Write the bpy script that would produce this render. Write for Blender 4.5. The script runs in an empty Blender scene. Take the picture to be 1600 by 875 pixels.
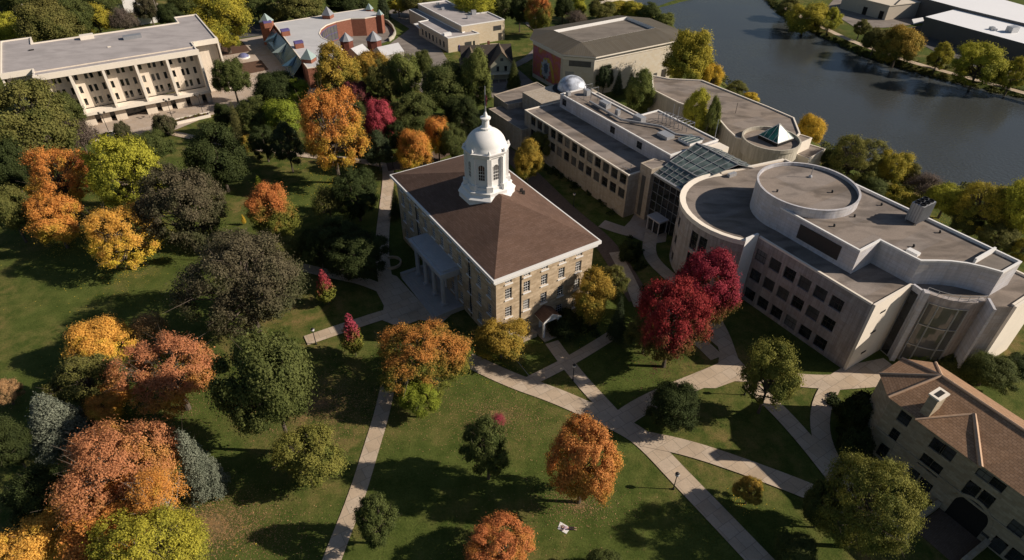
import bpy, math, random
import numpy as np
from mathutils import Vector, Matrix
R = math.radians
random.seed(7)
scene = bpy.context.scene
COL = scene.collection

# ---------------------------------------------------------------- camera, sky, sun, exposure
FPX, PITCH, ROLL, CAMH = 981.2, R(37.94), R(0.345), 70.0
cam_d = bpy.data.cameras.new('camera'); cam = bpy.data.objects.new('camera', cam_d); COL.objects.link(cam)
cam_d.sensor_width = 36; cam_d.lens = FPX/1600*36; cam_d.clip_start = 1; cam_d.clip_end = 6000
cp, sp = math.cos(PITCH), math.sin(PITCH)
FWD = Vector((0, cp, -sp)); UP0 = Vector((0, sp, cp)); RT0 = Vector((1, 0, 0))
RT = math.cos(ROLL)*RT0+math.sin(ROLL)*UP0; UPV = -math.sin(ROLL)*RT0+math.cos(ROLL)*UP0
cam.matrix_world = Matrix(((RT.x, UPV.x, -FWD.x, 0), (RT.y, UPV.y, -FWD.y, 0), (RT.z, UPV.z, -FWD.z, CAMH), (0, 0, 0, 1)))
scene.camera = cam
SUN_EL, SUN_AZ = R(30), R(-3)          # azimuth from +X, counter-clockwise
w = bpy.data.worlds.new('World'); scene.world = w; w.use_nodes = True
nt = w.node_tree; bg = nt.nodes['Background']
sky = nt.nodes.new('ShaderNodeTexSky'); sky.sky_type = 'NISHITA'; sky.sun_disc = False
sky.sun_elevation = SUN_EL; sky.sun_rotation = math.pi/2-SUN_AZ; sky.altitude = 250
nt.links.new(sky.outputs[0], bg.inputs[0]); bg.inputs[1].default_value = 0.05
sun_d = bpy.data.lights.new('sun', 'SUN'); sun_d.energy = 5.0; sun_d.angle = R(0.5); sun_d.color = (1, 0.875, 0.735)
sun = bpy.data.objects.new('sun', sun_d); COL.objects.link(sun); sun.location = (100, 0, 120)
sdir = Vector((-math.cos(SUN_AZ)*math.cos(SUN_EL), -math.sin(SUN_AZ)*math.cos(SUN_EL), -math.sin(SUN_EL)))
sun.rotation_euler = sdir.to_track_quat('-Z', 'Y').to_euler()
scene.view_settings.view_transform = 'Standard'; scene.view_settings.look = 'None'
scene.view_settings.gamma = 1; scene.view_settings.exposure = 0.2; scene.view_settings.use_curve_mapping = False
scene.render.engine = 'CYCLES'
scene.cycles.max_bounces = 6; scene.cycles.diffuse_bounces = 2; scene.cycles.glossy_bounces = 3
scene.cycles.transparent_max_bounces = 6; scene.cycles.caustics_reflective = False; scene.cycles.caustics_refractive = False

# ---------------------------------------------------------------- survey helpers: where a sight line meets a level or a wall
def ray(x, y):
    return RT*((x-800)/FPX)-UPV*((y-437.5)/FPX)+FWD
def G(x, y, z=0.0):
    d = ray(x, y); t = (z-CAMH)/d.z
    return Vector((d.x*t, d.y*t, z))
def on_wall(x, y, p, n):
    d = ray(x, y); t = (p[0]*n[0]+p[1]*n[1])/(d.x*n[0]+d.y*n[1])
    return Vector((d.x*t, d.y*t, CAMH+d.z*t))
AX = (math.cos(R(122.3)), math.sin(R(122.3))); BX = (AX[1], -AX[0])
def ab(a, b): return (AX[0]*a+BX[0]*b, AX[1]*a+BX[1]*b)
def xy(v): return (v[0], v[1])

# ---------------------------------------------------------------- materials
MATS = {}
def new_mat(name):
    m = bpy.data.materials.new(name); m.use_nodes = True
    return m, m.node_tree, m.node_tree.nodes['Principled BSDF']
def mat(name, col, rough=0.85, var=0.18, scale=0.35, fine=3.0, metal=0.0, spec=0.3, brick=None, stain=0.0, bump=0.0, streak=0.0):
    if name in MATS: return MATS[name]
    m, t, b = new_mat(name); N = t.nodes.new; L = t.links.new
    tc = N('ShaderNodeTexCoord')
    geo = N('ShaderNodeNewGeometry')
    n1 = N('ShaderNodeTexNoise'); n1.inputs['Scale'].default_value = scale; n1.inputs['Detail'].default_value = 6; n1.inputs['Roughness'].default_value = .65
    L(geo.outputs['Position'], n1.inputs['Vector'])
    n2 = N('ShaderNodeTexNoise'); n2.inputs['Scale'].default_value = fine; n2.inputs['Detail'].default_value = 3
    L(geo.outputs['Position'], n2.inputs['Vector'])
    ad = N('ShaderNodeMath'); ad.operation = 'ADD'; L(n1.outputs[0], ad.inputs[0]); L(n2.outputs[0], ad.inputs[1])
    mr = N('ShaderNodeMapRange'); mr.inputs[1].default_value = .65; mr.inputs[2].default_value = 1.35
    mr.inputs[3].default_value = 1-var; mr.inputs[4].default_value = 1+var; L(ad.outputs[0], mr.inputs[0])
    mx = N('ShaderNodeVectorMath'); mx.operation = 'SCALE'; mx.inputs[0].default_value = col[:3]; L(mr.outputs[0], mx.inputs[3])
    out = mx.outputs[0]
    if brick:
        uv = N('ShaderNodeUVMap'); uv.uv_map = 'UVMap'
        bt = N('ShaderNodeTexBrick'); L(uv.outputs[0], bt.inputs['Vector']); bt.inputs['Scale'].default_value = 1
        bt.inputs['Brick Width'].default_value = brick[0]; bt.inputs['Row Height'].default_value = brick[1]
        bt.inputs['Mortar Size'].default_value = brick[2]; bt.inputs['Color1'].default_value = (1.0, 1.0, 1.0, 1)
        k = brick[3]; bt.inputs['Color2'].default_value = (k, k*.95, k*.88, 1); q = brick[4]; bt.inputs['Mortar'].default_value = (q, q, q, 1)
        bt.offset = .5
        mm = N('ShaderNodeVectorMath'); mm.operation = 'MULTIPLY'; L(out, mm.inputs[0]); L(bt.outputs['Color'], mm.inputs[1]); out = mm.outputs[0]
    if stain:
        mp = N('ShaderNodeMapping'); L(geo.outputs['Position'], mp.inputs[0]); mp.inputs['Scale'].default_value = (.09, .2, .09); mp.inputs['Rotation'].default_value = (0, 0, .5)
        n3 = N('ShaderNodeTexNoise'); n3.inputs['Scale'].default_value = 1.6; n3.inputs['Detail'].default_value = 5; n3.inputs['Distortion'].default_value = .8
        L(mp.outputs[0], n3.inputs['Vector'])
        r3 = N('ShaderNodeMapRange'); r3.inputs[1].default_value = .36; r3.inputs[2].default_value = .56; r3.inputs[3].default_value = 1-stain; r3.inputs[4].default_value = 1.0
        L(n3.outputs[0], r3.inputs[0])
        ms = N('ShaderNodeVectorMath'); ms.operation = 'SCALE'; L(out, ms.inputs[0]); L(r3.outputs[0], ms.inputs[3]); out = ms.outputs[0]
    if streak:
        mp = N('ShaderNodeMapping'); L(geo.outputs['Position'], mp.inputs[0]); mp.inputs['Scale'].default_value = (1.3, 1.3, .07)
        n3 = N('ShaderNodeTexNoise'); n3.inputs['Scale'].default_value = 1.5; n3.inputs['Detail'].default_value = 5; n3.inputs['Roughness'].default_value = .7; L(mp.outputs[0], n3.inputs['Vector'])
        r3 = N('ShaderNodeMapRange'); r3.inputs[1].default_value = .4; r3.inputs[2].default_value = .6; r3.inputs[3].default_value = 1-streak; r3.inputs[4].default_value = 1.0; L(n3.outputs[0], r3.inputs[0])
        ms = N('ShaderNodeVectorMath'); ms.operation = 'SCALE'; L(out, ms.inputs[0]); L(r3.outputs[0], ms.inputs[3]); out = ms.outputs[0]
    L(out, b.inputs['Base Color'])
    b.inputs['Roughness'].default_value = rough; b.inputs['Metallic'].default_value = metal
    b.inputs['Specular IOR Level'].default_value = spec
    if bump:
        bp = N('ShaderNodeBump'); bp.inputs['Strength'].default_value = bump; bp.inputs['Distance'].default_value = .1
        L(n2.outputs[0], bp.inputs['Height']); L(bp.outputs[0], b.inputs['Normal'])
    MATS[name] = m
    return m

M_LIME = mat('limestone_brick', (.58, .46, .32), var=.18, scale=.5, fine=2.2, brick=(1.1, .34, .02, .68, .82))
M_LIMED = mat('grey_limestone', (.45, .38, .28), var=.16, scale=.4, fine=2.5, brick=(.9, .36, .02, .78, .75))
M_SCI = mat('tan_stone', (.48, .42, .345), var=.1, scale=.3, fine=2.5, brick=(.8, .4, .02, .87, .8), streak=.2)
M_PANEL = mat('pale_panel', (.44, .40, .385), var=.1, scale=.3, fine=3, brick=(1.4, .7, .02, .9, .72), streak=.28)
M_WHITE = mat('white_paint', (.78, .77, .75), rough=.6, var=.06, scale=.4, fine=4)
M_WPANEL = mat('white_metal_panel', (.58, .58, .62), rough=.6, var=.07, scale=.5, brick=(2.4, .6, .025, .94, .72), streak=.16)
M_CONC = mat('cast_concrete', (.74, .65, .54), var=.08, scale=.3, fine=2, streak=.12)
M_FASC = mat('pale_concrete', (.78, .71, .61), var=.06, scale=.3, fine=2)
M_GRAV = mat('roof_gravel', (.27, .232, .205), rough=.95, var=.16, scale=.4, fine=5, stain=.45, brick=(9, 3.2, .03, .94, .86))
M_GRAVP = mat('pale_roof', (.40, .37, .365), rough=.95, var=.1, scale=.25, fine=5, stain=.18)
M_GRAVW = mat('light_roof_membrane', (.52, .52, .53), rough=.9, var=.06, scale=.3, fine=3, stain=.08)
M_SHING = mat('brown_shingle', (.150, .092, .068), rough=.9, var=.2, scale=.25, fine=6, brick=(1.0, .3, .03, .8, .7), stain=.12)
M_TILE = mat('brown_clay_tile', (.37, .225, .135), rough=.85, var=.2, scale=.5, fine=6, brick=(.5, .34, .03, .78, .55))
M_RIDGE = mat('clay_ridge_tile', (.54, .37, .25), rough=.85, var=.15, scale=.8)
M_DROOF = mat('dark_standing_roof', (.108, .096, .076), rough=.8, var=.12, scale=.2, fine=4, brick=(.6, 30, .05, .9, .7))
M_FLAT = mat('dark_flat_roof', (.20, .175, .15), rough=.95, var=.14, scale=.2, fine=5, stain=.25)
M_BLACK = mat('dark_metal', (.02, .02, .022), rough=.5, var=.1)
M_DARK = mat('dark_recess', (.018, .016, .015), rough=.8)
M_FRAME = mat('dark_bronze_frame', (.05, .045, .04), rough=.5, var=.1)
M_GREYM = mat('grey_metal', (.30, .31, .33), rough=.45, var=.1, metal=.3)
M_STEEL = mat('galvanised_steel', (.48, .49, .51), rough=.4, var=.12, metal=.5)
M_BRICK = mat('red_brick', (.28, .115, .075), var=.12, scale=.5, fine=3, brick=(.6, .25, .02, .8, .8))
M_BRICKD = mat('dark_red_brick', (.20, .07, .05), var=.12, brick=(.6, .25, .02, .8, .8))
M_BEIGE = mat('beige_brick', (.58, .50, .38), var=.07, scale=.4, fine=3, brick=(.7, .3, .015, .93, .9))
M_THE = mat('cream_brick', (.60, .55, .46), var=.05, scale=.3, fine=3, brick=(1.2, .6, .012, .95, .9))
M_UNION = mat('union_concrete', (.50, .46, .38), var=.08, scale=.4, fine=3, streak=.25)
M_WALK = mat('concrete_walk', (.53, .435, .335), rough=.9, var=.12, scale=.5, fine=5, brick=(1.8, 1.8, .035, .9, .6), stain=.12)
M_PLAZA = mat('plaza_paving', (.44, .37, .31), rough=.9, var=.12, scale=.35, fine=4, brick=(1.5, 1.5, .03, .93, .8))
M_PAVER = mat('brown_brick_pavers', (.17, .12, .09), rough=.9, var=.14, scale=.6, brick=(.4, .2, .03, .8, .7))
M_ASPH = mat('asphalt', (.10, .095, .09), rough=.95, var=.15, scale=.3, fine=6, stain=.2)
M_DRIVE = mat('worn_drive', (.235, .205, .18), rough=.95, var=.15, scale=.3, fine=5, stain=.3)
M_MULCH = mat('mulch', (.10, .055, .035), rough=1, var=.3, scale=1.5, fine=9)
M_BARK = mat('bark', (.115, .092, .072), rough=1, var=.3, scale=3, fine=12)
M_BIRCH = mat('pale_bark', (.42, .38, .33), rough=.9, var=.2, scale=3, fine=12)
M_WOOD = mat('weathered_wood_pole', (.26, .22, .18), rough=.9, var=.2, scale=2)
M_MEMB = mat('white_roof_membrane', (.85, .86, .88), rough=.6, var=.03, scale=.1)
M_WHALL = mat('warehouse_wall', (.13, .12, .11), var=.1, scale=.3)
M_DKHOUSE = mat('dark_roof_shingle', (.07, .058, .05), rough=.9, var=.16, scale=.5, fine=5, brick=(.6, .25, .02, .8, .7))
M_HOUSEW = mat('house_siding', (.50, .50, .40), var=.06, brick=(9, .25, .03, .97, .7))
M_TEAL = mat('patina_metal', (.30, .38, .37), rough=.5, var=.12, metal=.2)
M_BLUEM = mat('blue_glazed_roof', (.06, .12, .18), rough=.2, var=.2, scale=1, spec=.7)
M_PURP = mat('violet_tile', (.11, .09, .24), rough=.6, var=.1)
def glass_mat(name, col, rough=.06):
    m, t, b = new_mat(name); N = t.nodes.new; L = t.links.new
    geo = N('ShaderNodeNewGeometry'); n = N('ShaderNodeTexNoise'); n.inputs['Scale'].default_value = .6; n.inputs['Detail'].default_value = 3
    L(geo.outputs['Position'], n.inputs['Vector'])
    r = N('ShaderNodeMapRange'); r.inputs[1].default_value = .35; r.inputs[2].default_value = .65; r.inputs[3].default_value = .5; r.inputs[4].default_value = 1.6; L(n.outputs[0], r.inputs[0])
    s = N('ShaderNodeVectorMath'); s.operation = 'SCALE'; s.inputs[0].default_value = col; L(r.outputs[0], s.inputs[3])
    oi = N('ShaderNodeObjectInfo'); rp = N('ShaderNodeValToRGB'); L(oi.outputs['Random'], rp.inputs[0]); rp.color_ramp.interpolation = 'CONSTANT'
    rp.color_ramp.elements[0].color = (0, 0, 0, 1); rp.color_ramp.elements[1].position = .55; rp.color_ramp.elements[1].color = (.03, .03, .03, 1)
    for p_, c_ in ((.72, .08), (.86, .0), (.93, .17)): e_ = rp.color_ramp.elements.new(p_); e_.color = (c_, c_*.97, c_*.9, 1)
    ad = N('ShaderNodeVectorMath'); L(s.outputs[0], ad.inputs[0]); L(rp.outputs[0], ad.inputs[1]); L((ad if name == 'window_glass' else s).outputs[0], b.inputs['Base Color'])
    bp = N('ShaderNodeBump'); bp.inputs['Strength'].default_value = .08; L(n.outputs[0], bp.inputs['Height']); L(bp.outputs[0], b.inputs['Normal'])
    b.inputs['Roughness'].default_value = rough; b.inputs['Specular IOR Level'].default_value = .8
    MATS[name] = m; return m
M_GLASS = glass_mat('window_glass', (.022, .024, .026))
M_GLASSG = glass_mat('greenish_skylight_glass', (.10, .13, .12), .12)
M_GLASST = glass_mat('teal_skylight_glass', (.03, .16, .12), .12)
M_GLASSW = glass_mat('pale_blue_dome', (.45, .48, .54), .25)

def ground_mat():
    m, t, b = new_mat('lawn'); N = t.nodes.new; L = t.links.new
    geo = N('ShaderNodeNewGeometry')
    def noise(s, d=5, r=.6):
        n = N('ShaderNodeTexNoise'); n.inputs['Scale'].default_value = s; n.inputs['Detail'].default_value = d; n.inputs['Roughness'].default_value = r
        L(geo.outputs['Position'], n.inputs['Vector']); return n
    def ramp(src, a, c, ca, cb):
        r = N('ShaderNodeValToRGB'); r.color_ramp.elements[0].position = a; r.color_ramp.elements[1].position = c
        r.color_ramp.elements[0].color = (*ca, 1); r.color_ramp.elements[1].color = (*cb, 1); L(src, r.inputs[0]); return r
    def mix(f, a, c, mode='MIX', fv=None):
        x = N('ShaderNodeMix'); x.data_type = 'RGBA'; x.blend_type = mode
        if fv is None: L(f, x.inputs[0])
        else: x.inputs[0].default_value = fv
        L(a, x.inputs[6]); L(c, x.inputs[7]); return x.outputs[2]
    big = noise(.045, 4); mid = noise(.35, 6, .7); fine = noise(4.0, 4, .8); leaf = noise(1.7, 3, .9); leaf2 = noise(7, 2, .8)
    green = ramp(mid.outputs[0], .35, .68, (.056, .080, .016), (.110, .134, .032))
    dry = ramp(mid.outputs[0], .35, .7, (.15, .125, .038), (.215, .155, .062))
    f1 = ramp(big.outputs[0], .46, .62, (0, 0, 0), (1, 1, 1)); f2 = ramp(mid.outputs[0], .40, .62, (0, 0, 0), (1, 1, 1))
    mul = N('ShaderNodeMath'); mul.operation = 'MULTIPLY'; L(f1.outputs[0], mul.inputs[0]); L(f2.outputs[0], mul.inputs[1])
    c = mix(mul.outputs[0], green.outputs[0], dry.outputs[0])
    lf = ramp(leaf.outputs[0], .58, .70, (0, 0, 0), (.8, .8, .8)); lf2 = ramp(leaf2.outputs[0], .55, .62, (0, 0, 0), (1, 1, 1))
    ml = N('ShaderNodeMath'); ml.operation = 'MULTIPLY'; L(lf.outputs[0], ml.inputs[0]); L(lf2.outputs[0], ml.inputs[1])
    lc = ramp(fine.outputs[0], .4, .6, (.20, .10, .035), (.26, .19, .06))
    c = mix(ml.outputs[0], c, lc.outputs[0])
    sh = ramp(fine.outputs[0], .3, .7, (.62, .62, .62), (1.3, 1.3, 1.3))
    c = mix(None, c, sh.outputs[0], 'MULTIPLY', 1.0)
    L(c, b.inputs['Base Color']); b.inputs['Roughness'].default_value = 1; b.inputs['Specular IOR Level'].default_value = .1
    bp = N('ShaderNodeBump'); bp.inputs['Strength'].default_value = .6; bp.inputs['Distance'].default_value = .15
    L(fine.outputs[0], bp.inputs['Height']); L(bp.outputs[0], b.inputs['Normal'])
    return m
M_LAWN = ground_mat()
def water_mat():
    m, t, b = new_mat('river_water'); N = t.nodes.new; L = t.links.new
    geo = N('ShaderNodeNewGeometry')
    n = N('ShaderNodeTexNoise'); n.inputs['Scale'].default_value = 1.3; n.inputs['Detail'].default_value = 6; L(geo.outputs['Position'], n.inputs['Vector'])
    n2 = N('ShaderNodeTexNoise'); n2.inputs['Scale'].default_value = .03; n2.inputs['Detail'].default_value = 4; L(geo.outputs['Position'], n2.inputs['Vector'])
    r = N('ShaderNodeMapRange'); r.inputs[1].default_value = .4; r.inputs[2].default_value = .65; r.inputs[3].default_value = .05; r.inputs[4].default_value = .4
    L(n2.outputs[0], r.inputs[0])
    bp = N('ShaderNodeBump'); L(r.outputs[0], bp.inputs['Strength']); bp.inputs['Distance'].default_value = .5; L(n.outputs[0], bp.inputs['Height']); L(bp.outputs[0], b.inputs['Normal'])
    b.inputs['Base Color'].default_value = (.050, .055, .054, 1); b.inputs['Roughness'].default_value = .16; b.inputs['IOR'].default_value = 1.33
    b.inputs['Specular IOR Level'].default_value = .6
    return m
M_WATER = water_mat()
def mural_mat():
    m, t, b = new_mat('mural_paint'); N = t.nodes.new; L = t.links.new
    uv = N('ShaderNodeUVMap'); uv.uv_map = 'UVMap'
    n = N('ShaderNodeTexNoise'); n.inputs['Scale'].default_value = .32; n.inputs['Detail'].default_value = 4; n.inputs['Distortion'].default_value = .9; L(uv.outputs[0], n.inputs['Vector'])
    r = N('ShaderNodeValToRGB'); L(n.outputs[0], r.inputs[0])
    el = r.color_ramp.elements; el[0].position = .30; el[0].color = (.26, .06, .14, 1); el[1].position = .50; el[1].color = (.46, .12, .12, 1)
    for p, c in ((.40, (.44, .15, .20, 1)), (.60, (.46, .14, .06, 1)), (.70, (.45, .30, .10, 1))):
        e = el.new(p); e.color = c
    L(r.outputs[0], b.inputs['Base Color']); b.inputs['Roughness'].default_value = .8
    return m
M_MURAL = mural_mat()

# ---------------------------------------------------------------- mesh builder
ORG = {}
def tag(o, label=None, cat=None, group=None, kind=None):
    if label: o['label'] = label
    if cat: o['category'] = cat
    if group: o['group'] = group
    if kind: o['kind'] = kind
    return o
def thing(name, label, cat, loc, group=None):
    o = bpy.data.objects.new(name, None); COL.objects.link(o); o.empty_display_size = .5
    o.location = loc; ORG[o.name] = Vector(loc)
    return tag(o, label, cat, group)
class MB:
    def __init__(s): s.v = []; s.f = []; s.sm = False
    def face(s, pts):
        i = len(s.v); s.v += [tuple(p) for p in pts]; s.f.append(tuple(range(i, i+len(pts)))); return s
    def prism(s, poly, z0, z1, top=True, bottom=False):
        poly = ccw(poly); n = len(poly)
        for i in range(n):
            a, b = poly[i], poly[(i+1) % n]
            s.face([(a[0], a[1], z0), (b[0], b[1], z0), (b[0], b[1], z1), (a[0], a[1], z1)])
        if top: s.face([(p[0], p[1], z1) for p in poly])
        if bottom: s.face([(p[0], p[1], z0) for p in reversed(poly)])
        return s
    def box(s, c, size, rz=0, z0=None):
        hx, hy = size[0]/2, size[1]/2; cr, sr = math.cos(rz), math.sin(rz)
        P = [(c[0]+x*cr-y*sr, c[1]+x*sr+y*cr) for x, y in ((-hx, -hy), (hx, -hy), (hx, hy), (-hx, hy))]
        zb = c[2] if z0 is None else z0
        return s.prism(P, zb, zb+size[2], True, True)
    def bar(s, p, q, r, n=4, r2=None):
        p = Vector(p); q = Vector(q); d = (q-p)
        if d.length < 1e-6: return s
        d.normalize(); up = Vector((0, 0, 1)) if abs(d.z) < .9 else Vector((1, 0, 0))
        x = d.cross(up).normalized(); y = x.cross(d); r2 = r if r2 is None else r2
        A = [p+(x*math.cos(t)+y*math.sin(t))*r for t in [2*math.pi*(k+.5)/n for k in range(n)]]
        B = [q+(x*math.cos(t)+y*math.sin(t))*r2 for t in [2*math.pi*(k+.5)/n for k in range(n)]]
        for k in range(n): s.face([A[k], A[(k+1) % n], B[(k+1) % n], B[k]][::-1])
        s.face(A); s.face(B[::-1]); return s
    def lathe(s, c, prof, n=24, rz=0, cap=True):
        rings = []
        for r, z in prof:
            i = len(s.v); s.v += [(c[0]+r*math.cos(2*math.pi*k/n+rz), c[1]+r*math.sin(2*math.pi*k/n+rz), z) for k in range(n)]; rings.append(i)
        for a, b in zip(rings, rings[1:]):
            for k in range(n): s.f.append((a+k, a+(k+1) % n, b+(k+1) % n, b+k))
        if cap: s.f.append(tuple(rings[-1]+k for k in range(n)))
        return s
    def build(s, name, m, parent=None, smooth=False, label=None, loc=None):
        me = bpy.data.meshes.new(name)
        o = bpy.data.objects.new(name, me); COL.objects.link(o)
        org = Vector((0, 0, 0))
        if parent is not None: o.parent = parent; org = ORG[parent.name]
        elif loc is not None: org = Vector(loc); o.location = org
        ORG[o.name] = org
        V = np.array(s.v, dtype=float).reshape(-1, 3)
        me.from_pydata([tuple(p) for p in (V-np.array(org))], [], s.f)
        me.update()
        uv = me.uv_layers.new(name='UVMap'); nl = len(me.loops)
        co = V; arr = np.zeros((nl, 2))
        for p in me.polygons:
            nx, ny, nz = p.normal
            idx = [me.loops[l].vertex_index for l in p.loop_indices]; P3 = co[idx]
            if abs(nz) < .35:
                q = math.hypot(nx, ny) or 1; tx, ty = -ny/q, nx/q
                u = P3[:, 0]*tx+P3[:, 1]*ty; v = P3[:, 2]
            elif abs(nz) < .995:
                q = math.hypot(nx, ny) or 1; tx, ty = -ny/q, nx/q
                u = P3[:, 0]*tx+P3[:, 1]*ty; v = (P3[:, 0]*nx+P3[:, 1]*ny)/q/abs(nz)
            else:
                u = P3[:, 0]*BX[0]+P3[:, 1]*BX[1]; v = P3[:, 0]*AX[0]+P3[:, 1]*AX[1]
            arr[list(p.loop_indices), 0] = u; arr[list(p.loop_indices), 1] = v
        uv.data.foreach_set('uv', arr.ravel())
        if smooth: me.polygons.foreach_set('use_smooth', [True]*len(me.polygons))
        me.materials.append(m)
        if label: o['label'] = label
        return o
def area(p): return sum(p[i][0]*p[(i+1) % len(p)][1]-p[(i+1) % len(p)][0]*p[i][1] for i in range(len(p)))/2
def ccw(p):
    p = [xy(q) for q in p]
    return p if area(p) > 0 else p[::-1]
def inset(poly, d):
    p = ccw(poly); n = len(p); out = []
    for i in range(n):
        a, b, c = Vector(p[i-1]), Vector(p[i]), Vector(p[(i+1) % n])
        e1 = (b-a).normalized(); e2 = (c-b).normalized()
        n1 = Vector((-e1.y, e1.x)); n2 = Vector((-e2.y, e2.x)); k = 1+n1.dot(n2)
        out.append(tuple(b+(n1+n2)*(d/max(k, .3))))
    return out
def offset_out(poly, d): return inset(poly, -d)

WIN = {}
def win_mesh(w, h, nx, ny, fm, gm, t=.06, arch=False):
    key = (round(w, 2), round(h, 2), nx, ny, fm.name, gm.name, arch)
    if key in WIN: return WIN[key]
    f = MB()
    def bx(x0, x1, z0, z1, y0=-.03, y1=.05): f.prism([(x0, y0), (x1, y0), (x1, y1), (x0, y1)], z0, z1, True, True)
    zt = h
    if arch:
        r = w/2; zt = h-r; K = 10
        for k in range(K):
            a0, a1 = math.pi*k/K, math.pi*(k+1)/K
            f.bar((-r*math.cos(a0), 0, zt+r*math.sin(a0)), (-r*math.cos(a1), 0, zt+r*math.sin(a1)), t*.8)
    else: bx(-w/2+t, w/2-t, h-t, h)
    bx(-w/2, -w/2+t, 0, zt); bx(w/2-t, w/2, 0, zt); bx(-w/2+t, w/2-t, 0, t)
    for i in range(1, nx): x = -w/2+w*i/nx; bx(x-t/2.6, x+t/2.6, t, h-t, -.02, .03)
    for j in range(1, ny): z = zt*j/ny; tt = t*.8 if ny == 2 or j*2 == ny else t/2.6; bx(-w/2+t, w/2-t, z-tt, z+tt, -.015, .035)
    g = MB()
    if arch:
        K = 10; r = w/2; pts = [(-r, .01, 0), (r, .01, 0)]+[(r*math.cos(math.pi*k/K), .01, zt+r*math.sin(math.pi*k/K)) for k in range(K+1)]
        g.face(pts)
    else: g.face([(-w/2, .01, 0), (w/2, .01, 0), (w/2, .01, h), (-w/2, .01, h)])
    fo = f.build('window', fm); go = g.build('pane', gm)
    r = (fo.data, go.data); bpy.data.objects.remove(fo); bpy.data.objects.remove(go); WIN[key] = r
    return r
def put_window(parent, x, y, zb, ang, w, h, nx=2, ny=2, fm=None, gm=None, sill=None, arch=False, name='window'):
    fd, gd = win_mesh(w, h, nx, ny, fm or M_FRAME, gm or M_GLASS, arch=arch)
    o = bpy.data.objects.new(name, fd); COL.objects.link(o); o.parent = parent
    o.location = Vector((x, y, zb))-ORG[parent.name]; o.rotation_euler = (0, 0, ang)
    g = bpy.data.objects.new('pane', gd); COL.objects.link(g); g.parent = o
    if sill:
        key = ('sill', round(w, 2), sill.name)
        if key not in WIN:
            s = MB(); s.prism([(-w/2-.12, -.33), (w/2+.12, -.33), (w/2+.12, -.06), (-w/2-.12, -.06)], -.2, -.02, True, True); so = s.build('sill', sill)
            WIN[key] = so.data; bpy.data.objects.remove(so)
        so = bpy.data.objects.new('sill', WIN[key]); COL.objects.link(so); so.parent = o
    return o

def facade(mb, p0, p1, z0, z1, ops, depth=.22):
    """wall from p0 to p1 (outside on the right hand), openings (u0,u1,v0,v1) cut and lined"""
    p0 = Vector(p0); p1 = Vector(p1); L = (p1-p0).length; d = (p1-p0)/L; n = Vector((d.y, -d.x))
    us = sorted({0, L, *[round(o[0], 4) for o in ops], *[round(o[1], 4) for o in ops]}); zs = sorted({z0, z1, *[round(o[2], 4) for o in ops], *[round(o[3], 4) for o in ops]})
    def pt(u, z, k=0): q = p0+d*u-n*k; return (q.x, q.y, z)
    for i in range(len(us)-1):
        # merge vertical runs that have no opening
        run = None
        for j in range(len(zs)-1):
            um, zm = (us[i]+us[i+1])/2, (zs[j]+zs[j+1])/2
            hole = any(o[0] < um < o[1] and o[2] < zm < o[3] for o in ops)
            if not hole:
                if run is None: run = zs[j]
                if j == len(zs)-2: mb.face([pt(us[i], run), pt(us[i+1], run), pt(us[i+1], z1), pt(us[i], z1)])
            else:
                if run is not None and run < zs[j]: mb.face([pt(us[i], run), pt(us[i+1], run), pt(us[i+1], zs[j]), pt(us[i], zs[j])])
                run = None
    for (u0, u1, v0, v1) in ops:
        mb.face([pt(u0, v0), pt(u1, v0), pt(u1, v0, depth), pt(u0, v0, depth)])
        mb.face([pt(u0, v1, depth), pt(u1, v1, depth), pt(u1, v1), pt(u0, v1)])
        mb.face([pt(u0, v0), pt(u0, v0, depth), pt(u0, v1, depth), pt(u0, v1)])
        mb.face([pt(u1, v0, depth), pt(u1, v0), pt(u1, v1), pt(u1, v1, depth)])
    return d, n
def winwall(root, mb, p0, p1, z0, z1, us, rows, w, h, depth=.22, **kw):
    """facade with a window at every u in us for every z centre in rows"""
    p0 = Vector(xy(p0)); p1 = Vector(xy(p1)); L = (p1-p0).length
    ops = [(u-w/2, u+w/2, z-h/2, z+h/2) for u in us for z in rows if u-w/2 > .02 and u+w/2 < L-.02]
    d, n = facade(mb, p0, p1, z0, z1, ops, depth); ang = math.atan2(d.y, d.x)
    for o in ops:
        q = p0+d*((o[0]+o[1])/2)-n*(depth-.07)
        put_window(root, q.x, q.y, o[2], ang, w, h, **kw)
def flatroof(root, poly, z, mroof, mcop, ph=.35, wcop=.35, over=.0, name='roof'):
    """coping round the edge, membrane sunk inside it"""
    p = ccw(poly)
    o = offset_out(p, over+.04); i = inset(p, wcop); n = len(p); mb = MB()
    for k in range(n):
        a, b, c, d = o[k], o[(k+1) % n], i[(k+1) % n], i[k]
        mb.face([(*a, z), (*b, z), (*c, z), (*d, z)]); mb.face([(*a, z-.28), (*b, z-.28), (*b, z), (*a, z)])
        mb.face([(*d, z), (*c, z), (*c, z-ph-.05), (*d, z-ph-.05)]); mb.face([(*a, z-.28), (*p[k], z-.28), (*p[(k+1) % n], z-.28), (*b, z-.28)])
    mb.build('coping', mcop, root)
    return MB().face([(*q, z-ph) for q in i]).build(name, mroof, root)
def box_thing(root, name, m, c, size, rz=0): return MB().box(c, size, rz).build(name, m, root)

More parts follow.
